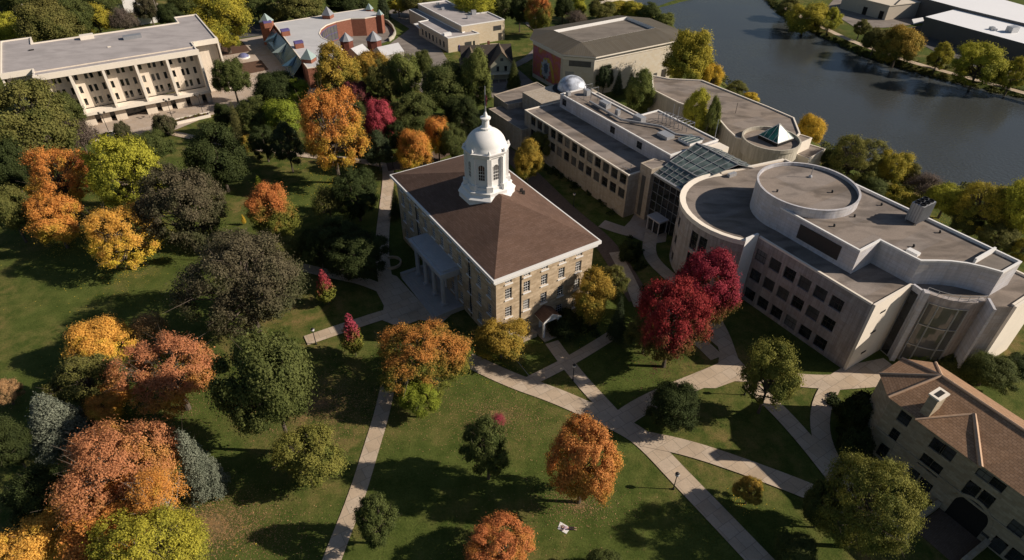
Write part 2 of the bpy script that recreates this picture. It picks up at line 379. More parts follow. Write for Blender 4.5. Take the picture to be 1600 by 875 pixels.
# ---------------------------------------------------------------- terrain, river
WZ = -6.0
river = [xy(G(x, y, WZ)) for x, y in ((1030, 14), (1062, 45), (1110, 97), (1150, 142), (1215, 182), (1290, 226), (1360, 262), (1440, 288), (1520, 292), (1620, 300), (1760, 345), (2300, 560),
         (2300, 380), (1800, 212), (1600, 155), (1500, 131), (1430, 113), (1350, 88), (1290, 60), (1235, 32), (1205, 12), (1150, -60), (1100, -120), (1080, -60), (1100, -3))]
canal = [xy(G(x, y, WZ)) for x, y in ((985, 19), (1022, 10), (1062, -2), (1078, -20), (1060, -90), (900, -90), (930, -20), (955, 6))]
def seg_dist(X, Y, poly):
    D = np.full(X.shape, 1e9); inside = np.zeros(X.shape, bool); n = len(poly); ix = np.zeros(X.shape, int)
    for i in range(n):
        ax, ay = poly[i]; bx_, by = poly[(i+1) % n]; dx, dy = bx_-ax, by-ay; t = np.clip(((X-ax)*dx+(Y-ay)*dy)/(dx*dx+dy*dy), 0, 1)
        d = np.hypot(X-ax-t*dx, Y-ay-t*dy); ix = np.where(d < D, i, ix); D = np.minimum(D, d)
        c = ((ay > Y) != (by > Y)) & (X < (bx_-ax)*(Y-ay)/((by-ay) or 1e-9)+ax); inside ^= c
    return D, inside, ix
def terrain_z(X, Y):
    X = np.atleast_1d(np.asarray(X, float)); Y = np.atleast_1d(np.asarray(Y, float))
    D, ins, ix = seg_dist(X, Y, river)
    D2, ins2, _ = seg_dist(X, Y, canal)
    far = (ix >= 12) & (ix <= 21)
    t = np.clip(D/15, 0, 1); near = -6.3+6.3*(t*t*(3-2*t))
    t = np.clip(D/5, 0, 1); fz = -6.3+2.3*t
    z = np.where(far, fz, near)
    t = np.clip(D2/6, 0, 1); z = np.minimum(z, -6.3+6.3*t*t*(3-2*t))
    z = np.where(ins | ins2, -6.3-np.clip(np.where(ins, D, D2)*.3, 0, 2.5), z)
    return z
def tz(x, y): return float(terrain_z(x, y)[0])
def axis(a, b, s, far): return np.concatenate([-np.geomspace(far, -a+40, 8) if a < 0 else [a], np.arange(a, b+.1, s), np.geomspace(b+40, far, 8)])
gx = axis(-300, 380, 4, 4000); gy = np.concatenate([[-2500, -900, -300, -100], np.arange(-20, 460, 4), np.geomspace(500, 5000, 8)])
XX, YY = np.meshgrid(gx, gy); ZZ = terrain_z(XX.ravel(), YY.ravel())
me = bpy.data.meshes.new('ground'); nx_, ny_ = len(gx), len(gy)
me.from_pydata(np.stack([XX.ravel(), YY.ravel(), ZZ], 1).tolist(), [], [(j*nx_+i, j*nx_+i+1, (j+1)*nx_+i+1, (j+1)*nx_+i) for j in range(ny_-1) for i in range(nx_-1)])
me.polygons.foreach_set('use_smooth', [True]*len(me.polygons)); me.materials.append(M_LAWN)
ground = bpy.data.objects.new('ground', me); COL.objects.link(ground); ground['kind'] = 'structure'
xs = [p[0] for p in river+canal]; ys = [p[1] for p in river+canal]
o = MB().face([(min(xs)-30, min(ys)-30, WZ), (max(xs)+30, min(ys)-30, WZ), (max(xs)+30, max(ys)+30, WZ), (min(xs)-30, max(ys)+30, WZ)]).build('water', M_WATER); o['kind'] = 'structure'

# ---------------------------------------------------------------- paths, plazas, drives (each sheet a few mm above the last)
PZ = [0.03]
def nextz(): PZ[0] += .005; return PZ[0]
def smooth_line(P, it=2):
    for _ in range(it):
        Q = [P[0]]
        for a, b in zip(P, P[1:]): Q += [a*.75+b*.25, a*.25+b*.75]
        Q.append(P[-1]); P = Q
    return P
def path(px, width, name='path', m=None, flat=True):
    P = smooth_line([Vector(xy(G(*p))) for p in px]); z = nextz(); mb = MB(); n = len(P)
    T = []
    for i in range(n):
        t = (P[min(i+1, n-1)]-P[max(i-1, 0)]).normalized(); T.append(Vector((-t.y, t.x)))
    for i in range(n-1):
        a, b = P[i], P[i+1]; wa = width/2
        mb.face([(*(a-T[i]*wa), z), (*(b-T[i+1]*wa), z), (*(b+T[i+1]*wa), z), (*(a+T[i]*wa), z)][::-1])
    o = mb.build(name, m or M_WALK); o['kind'] = 'structure'; return o
def sheet(px, name, m, world=False, z=None):
    P = ccw([xy(p) if world else xy(G(*p)) for p in px]); z = z or nextz()
    o = MB().face([(*p, z) for p in P]).build(name, m); o['kind'] = 'structure'; return o
sheet([(575, 95), (640, 45), (600, 20), (640, 5), (660, 30), (700, 95), (740, 118), (800, 100), (835, 130), (790, 165), (742, 135), (705, 130), (660, 145), (610, 110)], 'driveway', M_DRIVE)
sheet([(335, 55), (372, 62), (415, 55), (445, 80), (500, 128), (488, 148), (420, 140), (385, 150), (350, 160), (330, 175), (300, 170), (325, 140)], 'plaza', M_PLAZA)
sheet([(110, 215), (125, 185), (320, 150), (345, 158), (420, 140), (410, 152), (345, 177), (330, 180), (262, 208), (200, 217), (160, 222)], 'plaza', M_PLAZA)
sheet([(345, 66), (378, 64), (392, 80), (345, 88)], 'planting_bed', M_MULCH)
sheet([(372, 100), (408, 94), (420, 109), (382, 117)], 'planting_bed', M_MULCH)
sheet([(360, 62), (372, 60), (472, 48), (470, 36), (340, 40), (340, 55)], 'road', M_ASPH)
sheet([(985, 345), (1000, 320), (1045, 345), (1040, 378), (1015, 382), (968, 362)], 'plaza', M_PLAZA)
sheet([(588, 455), (600, 425), (620, 432), (655, 470), (705, 492), (690, 505), (655, 500), (625, 512), (596, 500), (600, 478)], 'plaza', M_WALK)
sheet([(1125, 545), (1105, 528), (1128, 520), (1146, 552), (1175, 585), (1210, 585), (1192, 600), (1168, 597), (1148, 596), (1118, 607), (1082, 606), (1120, 585)], 'plaza', M_WALK)
sheet([(1290, 590), (1320, 572), (1380, 560), (1420, 590), (1400, 650), (1370, 605), (1280, 612)], 'plaza', M_WALK)
path([(606, 605), (596, 650), (576, 715), (556, 780), (528, 850), (508, 905)], 2.2)
path([(730, 562), (800, 595), (865, 617), (935, 648), (985, 672), (1015, 695), (1062, 745), (1115, 800), (1170, 858), (1215, 905)], 3.0)
path([(862, 535), (880, 560), (908, 595), (945, 635), (975, 668)], 2.3)
path([(820, 600), (880, 570), (915, 550), (955, 525)], 2.0)
path([(955, 668), (1000, 635), (1060, 608), (1110, 588), (1150, 570)], 3.0)
path([(1120, 560), (1100, 540), (1085, 530), (1040, 480)], 2.4)
path([(1140, 560), (1125, 515), (1095, 470), (1030, 420), (1012, 395), (1018, 365)], 2.6)
path([(1180, 585), (1245, 595), (1300, 598), (1340, 592)], 2.8)
path([(1170, 600), (1215, 640), (1260, 690), (1300, 740), (1330, 780)], 2.6)
path([(1300, 600), (1280, 640), (1282, 690), (1320, 760)], 2.6)
path([(1000, 685), (1075, 700), (1170, 732), (1290, 778), (1420, 840)], 2.7)
path([(478, 533), (540, 512), (600, 492), (650, 480)], 2.4)
path([(610, 470), (598, 420), (597, 370), (603, 320), (607, 285), (606, 262)], 2.6)
path([(470, 418), (530, 432), (570, 440), (620, 462)], 2.2)
path([(258, 206), (300, 215), (345, 224), (430, 237), (500, 246), (560, 251), (615, 262)], 2.2)
path([(605, 262), (660, 255), (700, 235), (760, 215), (800, 245), (840, 285), (885, 330), (940, 375), (965, 410), (1000, 470)], 4.2, m=M_PAVER)
path([(940, 350), (975, 362), (1005, 368)], 3.0, m=M_PLAZA)
path([(960, 395), (985, 440), (1000, 480)], 2.2)
path([(800, 105), (830, 90), (855, 60), (830, 40), (815, 30)], 3.0, m=M_DRIVE)
path([(1420, 600), (1500, 640), (1600, 700)], 3.5, m=M_WALK)
# gravel walk and yard along the far bank
def far_sheet(px, name, m, dz=.12):
    z = -4.0+dz
    P = ccw([xy(G(*p, z)) for p in px]); o = MB().face([(*p, z) for p in P]).build(name, m); o['kind'] = 'structure'
def far_path(px, width, name, m, dz=.2):
    z = -4.0+dz; P = smooth_line([Vector(xy(G(*p, z))) for p in px]); mb = MB(); n = len(P)
    T = [Vector((-(P[min(i+1, n-1)]-P[max(i-1, 0)]).y, (P[min(i+1, n-1)]-P[max(i-1, 0)]).x)).normalized() for i in range(n)]
    for i in range(n-1): mb.face([(*(P[i]-T[i]*width/2), z), (*(P[i+1]-T[i+1]*width/2), z), (*(P[i+1]+T[i+1]*width/2), z), (*(P[i]+T[i]*width/2), z)][::-1])
    mb.build(name, m)['kind'] = 'structure'
far_sheet([(1290, 14), (1310, -10), (1450, -15), (1480, 30), (1400, 42), (1340, 45)], 'yard', M_DRIVE)
far_sheet([(1395, 45), (1440, 40), (1700, 110), (1700, 145), (1560, 118), (1460, 80)], 'yard', M_ASPH, .1)
far_path([(1225, 12), (1300, 50), (1350, 72), (1420, 96), (1500, 118), (1600, 145), (1700, 172)], 2.6, 'path', M_WALK)

# ---------------------------------------------------------------- main hall (limestone, hipped brown roof, white cupola)
C0 = Vector(xy(G(771.5, 440, 14.1)))
def M(a, b, z=None):
    q = (C0.x+AX[0]*a+BX[0]*b, C0.y+AX[1]*a+BX[1]*b)
    return q if z is None else (*q, z)
ANG_A = math.atan2(AX[1], AX[0]); ANG_B = math.atan2(BX[1], BX[0])
LA, LB = 37.5, 19.8
hall = thing('main_hall', 'tan limestone college hall with brown hipped roof and tall white domed cupola', 'building', M(LA/2, LB/2, 0))
wall = MB(); o_ = .85; wz = 13.1
fx = dict(fm=M_WHITE, gm=M_GLASS, sill=M_WHITE)
# front end (sunlit), back end, entrance side (shaded), far side
ub = [b-o_ for b in (3.05, 6.35, 9.6, 12.9, 16.2)]
Lw = LB-2*o_
def hallwall(p0, p1, us):
    L = (Vector(p1)-Vector(p0)).length; rows = ((9.95, 2.05), (6.35, 2.05), (2.45, 2.0), (12.35, .75)); ops = []
    for u in us:
        for z, h in rows: ops.append((u-.6, u+.6, z-h/2, z+h/2))
    return L, ops
for p0, p1, us in ((M(o_, o_), M(o_, LB-o_), ub), (M(o_, LB-o_), M(LA-o_, LB-o_), [2.2+3.15*k for k in range(11)]),
                   (M(LA-o_, LB-o_), M(LA-o_, o_), ub), (M(LA-o_, o_), M(o_, o_), [2.2+3.15*k for k in range(11)])):
    L, ops = hallwall(p0, p1, us); d, n = facade(wall, p0, p1, -.5, wz, ops, .25); ang = math.atan2(d.y, d.x)
    for (u0, u1, v0, v1) in ops:
        q = Vector(p0)+d*((u0+u1)/2)-n*.17
        put_window(hall, q.x, q.y, v0, ang, 1.2, v1-v0, 3, 4 if v1-v0 > 1 else 2, **fx)
wall.build('wall', M_LIME, hall)
co = MB()
E0 = [M(0, 0), M(0, LB), M(LA, LB), M(LA, 0)]
co.prism(E0, 13.55, 14.1, True, True)
E1 = [M(.35, .35), M(.35, LB-.35), M(LA-.35, LB-.35), M(LA-.35, .35)]; co.prism(E1, 13.0, 13.55, True, True)
E2 = [M(.62, .62), M(.62, LB-.62), M(LA-.62, LB-.62), M(LA-.62, .62)]; co.prism(E2, 12.78, 13.0, False, True)
co.build('cornice', M_WHITE, hall)
rf = MB(); zr = 18.3; g0 = .28; e = 14.16
ra, rb = M(13.9, LB/2), M(LA-13.9, LB/2)
c1, c2, c3, c4 = M(g0, g0), M(g0, LB-g0), M(LA-g0, LB-g0), M(LA-g0, g0)
rf.face([(*c2, e), (*c1, e), (*ra, zr)]); rf.face([(*c3, e), (*c2, e), (*ra, zr), (*rb, zr)]); rf.face([(*c4, e), (*c3, e), (*rb, zr)]); rf.face([(*c1, e), (*c4, e), (*rb, zr), (*ra, zr)])
roof = rf.build('roof', M_SHING, hall)
vt = MB()
for a, b in ((16, 15.4), (16.8, 15.5)): vt.box(M(a, b, 15.3), (.25, .5, 1.3), ANG_A)
vt.build('roof_vent', M_DARK, roof)
ds = MB(); ds.bar(M(.78, 5.25, 12.8), M(.78, 5.25, .4), .09, 6); ds.build('downspout', M_BLACK, hall)
for a in (9, 28.5): MB().bar(M(a, .78, 12.8), M(a, .78, .4), .09, 6).build('downspout', M_BLACK, hall)
# cupola
CC = M(LA/2, LB/2)
cup = MB(); r8_ = ANG_A+math.pi/8
cup.lathe(CC, [(4.75, 14.6), (4.7, 17.2), (4.85, 17.3), (4.85, 17.5), (4.2, 18.0), (4.2, 18.5), (4.3, 18.55), (3.6, 18.8), (3.6, 19.2)], 8, r8_)
cup.build('cupola_base', M_WHITE, hall)
dr = MB(); dr.lathe(CC, [(3.25, 19.0), (3.25, 24.5)], 8, r8_, False); drum = dr.build('cupola_drum', M_WHITE, hall)
rr = 3.25
for k in range(8):
    t = r8_+k*math.pi/4; x, y = CC[0]+rr*math.cos(t), CC[1]+rr*math.sin(t)
    MB().box((x, y, 19.1), (.7, .7, 5.3), t).build('pilaster', M_WHITE, drum)
    MB().box((x+.12*math.cos(t), y+.12*math.sin(t), 18.75), (1.05, 1.05, .9), t).build('pilaster_base', M_WHITE, drum)
for k in range(8):
    t = r8_+(k+.5)*math.pi/4; ap = rr*math.cos(math.pi/8)+.03
    o2 = put_window(hall, CC[0]+ap*math.cos(t), CC[1]+ap*math.sin(t), 20.4, t+math.pi/2, 1.1, 2.8, 3, 4, fm=M_WHITE, arch=True)
co = MB(); co.lathe(CC, [(3.4, 24.3), (3.6, 24.5), (3.6, 24.8), (3.85, 24.9), (3.95, 25.2), (3.3, 25.25)], 8, r8_, True); co.build('cupola_cornice', M_WHITE, hall)
dm = MB(); pr = [(3.35, 25.2), (3.35, 25.45)]+[(3.2*math.cos(t), 25.45+2.75*math.sin(t)) for t in [R(4+k*8.2) for k in range(10)]]; pr += [(.8, 28.22)]
dm.lathe(CC, pr, 48); dm.build('dome', M_WHITE, hall, smooth=True)
ln = MB(); ln.lathe(CC, [(.95, 28.05), (.95, 28.35), (.6, 28.45), (.55, 29.6), (.8, 29.7), (.85, 29.95), (.4, 30.1), (.25, 30.6), (.12, 30.9)], 16); ln.build('lantern', M_WHITE, hall)
fl = MB(); fl.bar((*CC, 30.8), (*CC, 34.9), .13, 6, .06); pole = fl.build('flagpole', M_GREYM, hall)
for k in range(8):
    t = r8_+k*math.pi/4; ur = MB(); ur.lathe((CC[0]+3.6*math.cos(t), CC[1]+3.6*math.sin(t)), [(.12, 25.2), (.22, 25.4), (.15, 25.7), (.03, 25.9)], 8); ur.build('urn', M_WHITE, hall)
# the flag hangs limp against its pole
fm_ = MB()
for k in range(5): fm_.face([(CC[0]+.06, CC[1]-.02-.05*(k % 2), 33.6-k*.35), (CC[0]+.36-.03*k, CC[1]-.22+.1*(k % 2), 33.45-k*.35), (CC[0]+.36-.03*k, CC[1]-.22+.1*((k+1) % 2), 33.1-k*.35), (CC[0]+.06, CC[1]-.02-.05*((k+1) % 2), 33.25-k*.35)])
M_FLAG = mat('faded_red_flag', (.40, .10, .12), var=.3, scale=3)
fm_.build('flag', M_FLAG, pole)
# entrance portico with four columns, steps
pt = thing_ = MB(); a0, a1 = 12.5, 25.0
pt.prism([M(a0, .9), M(a0, -2.7), M(a1, -2.7), M(a1, .9)], 7.5, 8.1, True, True); pt.prism([M(a0+.3, .9), M(a0+.3, -2.4), M(a1-.3, -2.4), M(a1-.3, .9)], 6.7, 7.5, False, True)
pt.prism([M(a0+.5, .9), M(a0+.5, -2.2), M(a1-.5, -2.2), M(a1-.5, .9)], 8.1, 8.35, True)
M_PORT = mat('weathered_shade_grey_paint', (.44, .45, .47), rough=.6, var=.12, scale=.8)  # weathered paint, greyed further so the colour holds the portico's shade
port = pt.build('portico', M_PORT, hall)
for a in (14.0, 17.35, 20.65, 24.0):
    c = M(a, -1.75); l = MB(); l.box((*c, .6), (1.1, 1.1, .3), ANG_A); l.lathe(c, [(.46, .9), (.5, 1.05), (.42, 1.2), (.36, 6.2), (.5, 6.35), (.5, 6.7)], 18); l.build('column', M_PORT, port, smooth=False)
for a in (14.0, 24.0): MB().box((*M(a, .75), .6), (.8, .3, 6.1), ANG_A).build('pilaster', M_PORT, port)
st = MB()
for k in range(4): st.prism([M(a0-.2, .8), M(a0-.2, -3.2-.5*k), M(a1+.2, -3.2-.5*k), M(a1+.2, .8)], -.1, .6-.15*k, True)
st.prism([M(a0-.9, .8), M(a0-.9, -4.6), M(a0-.2, -4.6), M(a0-.2, .8)], -.1, .85, True); st.prism([M(a1+.2, .8), M(a1+.2, -4.6), M(a1+.9, -4.6), M(a1+.9, .8)], -.1, .85, True)
st.build('steps', mat('worn_stone_steps', (.42, .40, .38), var=.12), hall)
dd = MB(); dd.prism([M(17.9, .9), M(17.9, .62), M(19.6, .62), M(19.6, .9)], .62, 3.6, True); dd.build('door', M_WHITE, hall)
# side porch
sp_ = MB(); b0, b1, bm = 7.9, 11.3, 9.6; az = -1.9
for s, (bb) in ((0, b0), (1, b1)):
    q = [M(.84, bb, 3.75), M(az, bb, 3.75), M(az, bm, 4.85), M(.84, bm, 4.85)]
    sp_.face(q if s == 0 else q[::-1])
    q2 = [(*xy(p), p[2]-.12) for p in q]; sp_.face(q2[::-1] if s == 0 else q2)
porch = sp_.build('porch_roof', M_SHING, hall)
ga = MB()
for bb0, bb1 in ((b0, bm), (bm, b1)):
    z0_, z1_ = (3.75, 4.85) if bb0 == b0 else (4.85, 3.75)
    ga.face([M(az-.03, bb0, z0_-.28), M(az-.03, bb1, z1_-.28), M(az-.03, bb1, z1_+.02), M(az-.03, bb0, z0_+.02)])
    ga.face([M(az+.1, bb0, z0_-.28), M(az+.1, bb1, z1_-.28), M(az+.1, bb1, z1_), M(az+.1, bb0, z0_)])
    ga.face([M(az-.03, bb0, z0_+.02), M(az-.03, bb1, z1_+.02), M(az+.1, bb1, z1_+.02), M(az+.1, bb0, z0_+.02)])
ga.face([M(az+.3, b0+.25, 3.6), M(az+.3, b1-.25, 3.6), M(az+.3, bm, 4.6)])
ga.prism([M(az+.2, b0+.2), M(az+.2, b1-.2), M(az+.38, b1-.2), M(az+.38, b0+.2)], 3.35, 3.6, True, True)
for bb in (b0+.2, b1-.2): ga.prism([M(.84, bb-.1), M(az+.2, bb-.1), M(az+.2, bb+.1), M(.84, bb+.1)], 3.35, 3.6, True, True)
ga.build('gable_trim', M_WHITE, porch)
for bb in (b0+.35, b1-.35):
    MB().box((*M(az+.45, bb), .1), (.34, .34, 3.3), ANG_A).build('post', M_WHITE, porch)
dd = MB(); dd.prism([M(.85, 8.9), M(.85, 10.3), M(.78, 10.3), M(.78, 8.9)], .3, 2.9, True); dd.build('door', M_WHITE, hall)
st = MB(); st.prism([M(.8, b0), M(-2.4, b0), M(-2.4, b1), M(.8, b1)], 0, .25, True); st.prism([M(.8, 4.3), M(-.6, 4.3), M(-.6, 7.6), M(.8, 7.6)], 0, .9, True); st.build('porch_floor', M_WALK, hall)
# low ring wall of the planting bed beside the entrance, and the steps below the side porch
rw = MB(); K = 14; cx, cy = xy(G(612, 412)); rw_ = 1.9
pts_o = [(cx+rw_*math.cos(t), cy+rw_*math.sin(t)) for t in [R(-100+k*220/K) for k in range(K+1)]]; pts_i = [(cx+(rw_-.3)*math.cos(t), cy+(rw_-.3)*math.sin(t)) for t in [R(-100+k*220/K) for k in range(K+1)]]
rw.prism(pts_o+pts_i[::-1], 0, .5); tag(rw.build('curved_garden_wall', M_LIME, loc=(cx, cy, 0)), 'low curved stone wall edging the bed beside the columned entrance', 'wall')
p = G(822, 570); rl = MB(); q0, q1 = G(802, 563), G(826, 590)
rl.bar((q0.x, q0.y, .9), (q1.x, q1.y, .5), .04); rl.bar((q0.x, q0.y, 0), (q0.x, q0.y, .9), .04); rl.bar((q1.x, q1.y, 0), (q1.x, q1.y, .5), .04)
tag(rl.build('handrail', M_GREYM, loc=xy(q0)+(0,)), 'thin metal handrail beside the steps below the side porch', 'handrail')

# ---------------------------------------------------------------- long science hall
sci = thing('science_hall', 'long tan science hall with two window rows and a white rooftop penthouse', 'building', (*ab(100, 88), 0))
wl = MB(); B0, B1 = 78.8, 100.6; A0, A1 = 81.6, 119.4
winwall(sci, wl, ab(A1, B0), ab(A0, B0), -2, 10, [A1-(99.4-2.72*k) for k in range(-6, 7)], [8.45, 5.2], 1.95, 2.15, .3, nx=2, ny=2)
facade(wl, ab(A0, B0), ab(A0, B1), -2, 10, []); facade(wl, ab(A0, B1), ab(A1, B1), -6, 10, []); facade(wl, ab(A1, B1), ab(A1, B0), -2, 10, [])
wl.build('wall', M_SCI, sci)
flatroof(sci, [ab(A0, B0), ab(A0, B1), ab(A1, B1), ab(A1, B0)], 10, M_GRAV, M_FASC, .22, .25)
ph = MB()
PHP = [ab(79.4, 87.3), ab(79.4, 100.7), ab(97.6, 100.7), ab(97.6, 94.4), ab(117, 94.4), ab(117, 87.3)]
ph.prism(PHP, 8, 13, False); pent = ph.build('penthouse', M_WPANEL, sci)
flatroof(sci, PHP, 13.03, M_GRAV, M_WHITE, .25, .3, name='penthouse_roof')
e_ = MB(); e_.prism([ab(76.6, 94.5), ab(76.6, 101), ab(79.3, 101), ab(79.3, 94.5)], -3, 12.4, True); e_.build('end_block', M_FASC, sci)
for a in (115.2, 97.2, 88.4):
    put_window(sci, *ab(a, 87.26), 10.7, ANG_A+math.pi, 1.5, 1.5)
# rooftop plant
def rt(a, b): return ab(a, b)
def roofbox(name, a, b, z, sa, sb, h, m, ang=ANG_A, parent=sci): return MB().box((*ab(a, b), z), (sa, sb, h), ang).build(name, m, parent)
for a, b, sa, sb, h in ((105.5, 91.6, 2.6, 1.5, 1.3), (95.5, 93.2, 2.6, 1.5, 1.2), (86.5, 92.6, 3.0, 2.2, .7), (113.5, 92.6, 1.4, 1.2, 1.3), (100.5, 91.2, 1.0, .8, 1.3), (115.6, 88.6, 1.0, .8, .9), (109, 95.6, 1.4, 1.3, 1.6)):
    roofbox('rooftop_unit', a, b, 12.8 if b < 95 else 9.8, sa, sb, h, M_STEEL)
sk = MB()
sk.box((*ab(82.2, 95.4), 12.8), (3.4, 3.6, .55), ANG_A); s1 = sk.build('skylight', M_WHITE, sci)
sk = MB()
for k in range(4): sk.box((*ab(83.4-.85*k, 95.4), 13.36), (.6, 3.3, .12), ANG_A)
sk.build('skylight_pane', M_GLASSG, s1)
dk = MB()
def duct(pts, z, wd=.35, hh=.4):
    for (a, b), (c, d) in zip(pts, pts[1:]):
        p, q = Vector((*ab(a, b), z)), Vector((*ab(c, d), z)); dk.box((*((p+q)/2).xy, z), ((q-p).length, wd, hh), math.atan2((q-p).y, (q-p).x))
duct([(109, 89.9), (97.3, 89.5), (90, 94.6), (85.5, 94.4), (81.8, 97.6), (80.6, 97.6)], 13.1); dk.build('duct', M_GREYM, sci)
rk = MB()
for k in range(8):
    a, b = 93.2-1.05*k, 96.6+.18*k
    rk.bar((*ab(a, b), 12.8), (*ab(a, b), 14.5), .07); rk.bar((*ab(a, b+2.2), 12.8), (*ab(a, b+2.2), 14.5), .07); rk.bar((*ab(a, b), 14.5), (*ab(a, b+2.2), 14.5), .07)
rk.bar((*ab(93.2, 96.6), 14.5), (*ab(85.8, 97.9), 14.5), .06); rk.bar((*ab(93.2, 98.8), 14.5), (*ab(85.8, 100.1), 14.5), .06)
rk.build('pipe_rack', M_GREYM, sci)
rk = MB()
for a in (111.6, 109.2):
    for b in (90.2, 92.4): rk.bar((*ab(a, b), 12.8), (*ab(a, b), 16.2), .06)
    rk.bar((*ab(a, 90.2), 16.2), (*ab(a, 92.4), 16.2), .06)
rk.bar((*ab(111.6, 90.2), 16.2), (*ab(109.2, 90.2), 16.2), .06); rk.bar((*ab(111.6, 92.4), 14.5), (*ab(98.5, 92.4), 14.5), .05); rk.build('mast_frame', M_GREYM, sci)
rk = MB()
for a, h in ((92.5, 3.4), (91, 3.2), (80, 4.5)): rk.bar((*ab(a, 100.2), 12.8), (*ab(a, 100.2), 12.8+h), .09)
rk.build('mast', M_STEEL, sci)
# louvred light well behind the penthouse
lw = MB(); lw.prism([ab(98.2, 95), ab(98.2, 98.8), ab(114, 98.8), ab(114, 95)], 9.75, 9.85, True); well = lw.build('light_well', M_DARK, sci)
lw = MB()
for k in range(24): lw.box((*ab(99+k*.62, 97), 9.85), (.12, 3.4, .5), ANG_A)
lw.build('louvre', M_GREYM, well)
# dome on a sunk round at the far end
D0 = (14.9, 156.0)
db = MB(); db.prism([ab(119.4, 84), ab(119.4, 100.5), ab(126, 100.5), ab(128.5, 97), ab(128.5, 84)], -3, 10.2, True); db.build('end_wing', M_SCI, sci)
db = MB(); db.lathe(D0, [(4.9, 10.18), (4.9, 10.3), (3.7, 10.3)], 32, cap=False); db.build('dome_curb', M_DARK, sci)
db = MB(); db.lathe(D0, [(3.7*math.cos(R(t)), 10.25+3.3*math.sin(R(t))) for t in range(0, 90, 9)]+[(.05, 13.55)], 32); db.build('dome', M_GLASSW, sci, smooth=True)
def wing(parent, px, z, z0=-3, m=M_SCI, mr=M_GRAV, name='wing', ph=.12):
    P = [xy(G(*p, z)) for p in px]; MB().prism(P, z0, z, False).build(name, m, parent); flatroof(parent, P, z, mr, m, ph, .22, name=name+'_roof')
def zw(x, y): return (760+x/5.467, 100+y/5.467)
wing(sci, [zw(62, 262), zw(180, 345), zw(325, 322), zw(325, 262), zw(520, 205), zw(432, 153)], 7.5)
wing(sci, [zw(20, 382), zw(175, 482), zw(230, 520), zw(305, 562), zw(400, 540), zw(340, 440), zw(320, 330), zw(180, 347)], 6.2)
wing(sci, [zw(325, 258), zw(415, 302), zw(480, 332), zw(640, 292), zw(620, 200), zw(560, 195)], 9.2, name='link')
# tower at the atrium end
wing(sci, [(1001.5, 254.5), (1018.5, 264.5), (1051, 255.5), (1022, 247.5)], 11.8, name='tower')
tw0 = G(1001.5, 254.5, 11.8)
q = [G(1001.5, 254.5, 11.8), G(1018.5, 264.5, 11.8)]; mid = q[0]*.55+q[1]*.45; d_ = (q[1]-q[0]).normalized(); nn_ = Vector((d_.y, -d_.x, 0)); nn_ = nn_ if nn_.y < 0 else -nn_
sl = MB(); w0 = mid+nn_*.04; sl.face([(*(w0-d_*.55).xy, .5), (*(w0+d_*.55).xy, .5), (*(w0+d_*.55).xy, 9.6), (*(w0-d_*.55).xy, 9.6)]); sl.build('slot_window', M_GLASS, sci)
dr_ = MB(); dr_.bar((*ab(83, 80.5), 10.05), (*ab(85.5, 79.9), 10.05), .12, 6, .02); dr_.bar((*ab(83, 80.5), 9.7), (*ab(83, 80.5), 11.2), .1); dr_.build('roof_davit', M_STEEL, sci)

# ---------------------------------------------------------------- glass atrium between the two science buildings
atr = thing('glass_atrium', 'glass roofed atrium joining the long and the round science buildings', 'building', (*ab(73, 88), 0))
rows_ = [((78.3, 82.4), (70.6, 82.4), 10.8), ((78.3, 86.2), (69.6, 86.2), 12.4), ((78.9, 93.6), (68, 93.6), 14.2), ((76.5, 99), (67, 99), 12.2)]
gl = MB(); mu = MB()
for (a0_, a1_, z0_), (c0_, c1_, z1_) in zip(rows_, rows_[1:]):
    gl.face([(*ab(*a0_), z0_), (*ab(*a1_), z0_), (*ab(*c1_), z1_), (*ab(*c0_), z1_)])
    for k in range(7):
        t = k/6; p = Vector((*ab(*a0_), z0_)).lerp(Vector((*ab(*a1_), z0_)), t); q = Vector((*ab(*c0_), z1_)).lerp(Vector((*ab(*c1_), z1_)), t); mu.bar(p+Vector((0, 0, .05)), q+Vector((0, 0, .05)), .07)
    for t in (0, .33, .66):
        p = Vector((*ab(*a0_), z0_)).lerp(Vector((*ab(*c0_), z1_)), t); q = Vector((*ab(*a1_), z0_)).lerp(Vector((*ab(*c1_), z1_)), t); mu.bar(p+Vector((0, 0, .06)), q+Vector((0, 0, .06)), .05 if t else .13)
gl.build('glass_roof', M_GLASSG, atr); mu.build('roof_glazing_bars', M_GREYM, atr)
gw = MB(); gw.face([(*ab(78.3, 82.6), 0), (*ab(70.4, 82.6), 0), (*ab(70.4, 82.6), 10.6), (*ab(78.3, 82.6), 10.6)][::-1])
gw.build('glass_wall', M_GLASS, atr)
MB().face([(*ab(77.5, 98.9), -3), (*ab(67.2, 98.9), -3), (*ab(67.2, 98.9), 12.1), (*ab(77.5, 98.9), 12.1)]).build('glass_wall', M_GLASS, atr)
mu = MB()
for k in range(6): a = 78.3-k*1.58; mu.bar((*ab(a, 82.5), 0), (*ab(a, 82.5), 10.7), .06)
for z in (3, 5, 7, 9): mu.bar((*ab(78.3, 82.5), z), (*ab(70.4, 82.5), z), .05)
mu.prism([ab(78.3, 82.1), ab(70.4, 82.1), ab(70.4, 82.6), ab(78.3, 82.6)], 10.5, 10.95, True, True); mu.build('mullions', M_GREYM, atr)
ve = MB()
for a in (75.9, 74.3, 72.7):
    for b in (80.2, 82.3): ve.box((*ab(a, b), 0), (.16, .16, 2.9), ANG_A)
ve.prism([ab(76.1, 80), ab(72.5, 80), ab(72.5, 82.5), ab(76.1, 82.5)], 2.9, 3.2, True, True); ve.build('vestibule', M_WPANEL, atr)
ve = MB(); ve.prism([ab(75.7, 80.4), ab(72.9, 80.4), ab(72.9, 82.2), ab(75.7, 82.2)], 0.05, 2.85, False); ve.build('vestibule_glass', M_GLASS, atr)

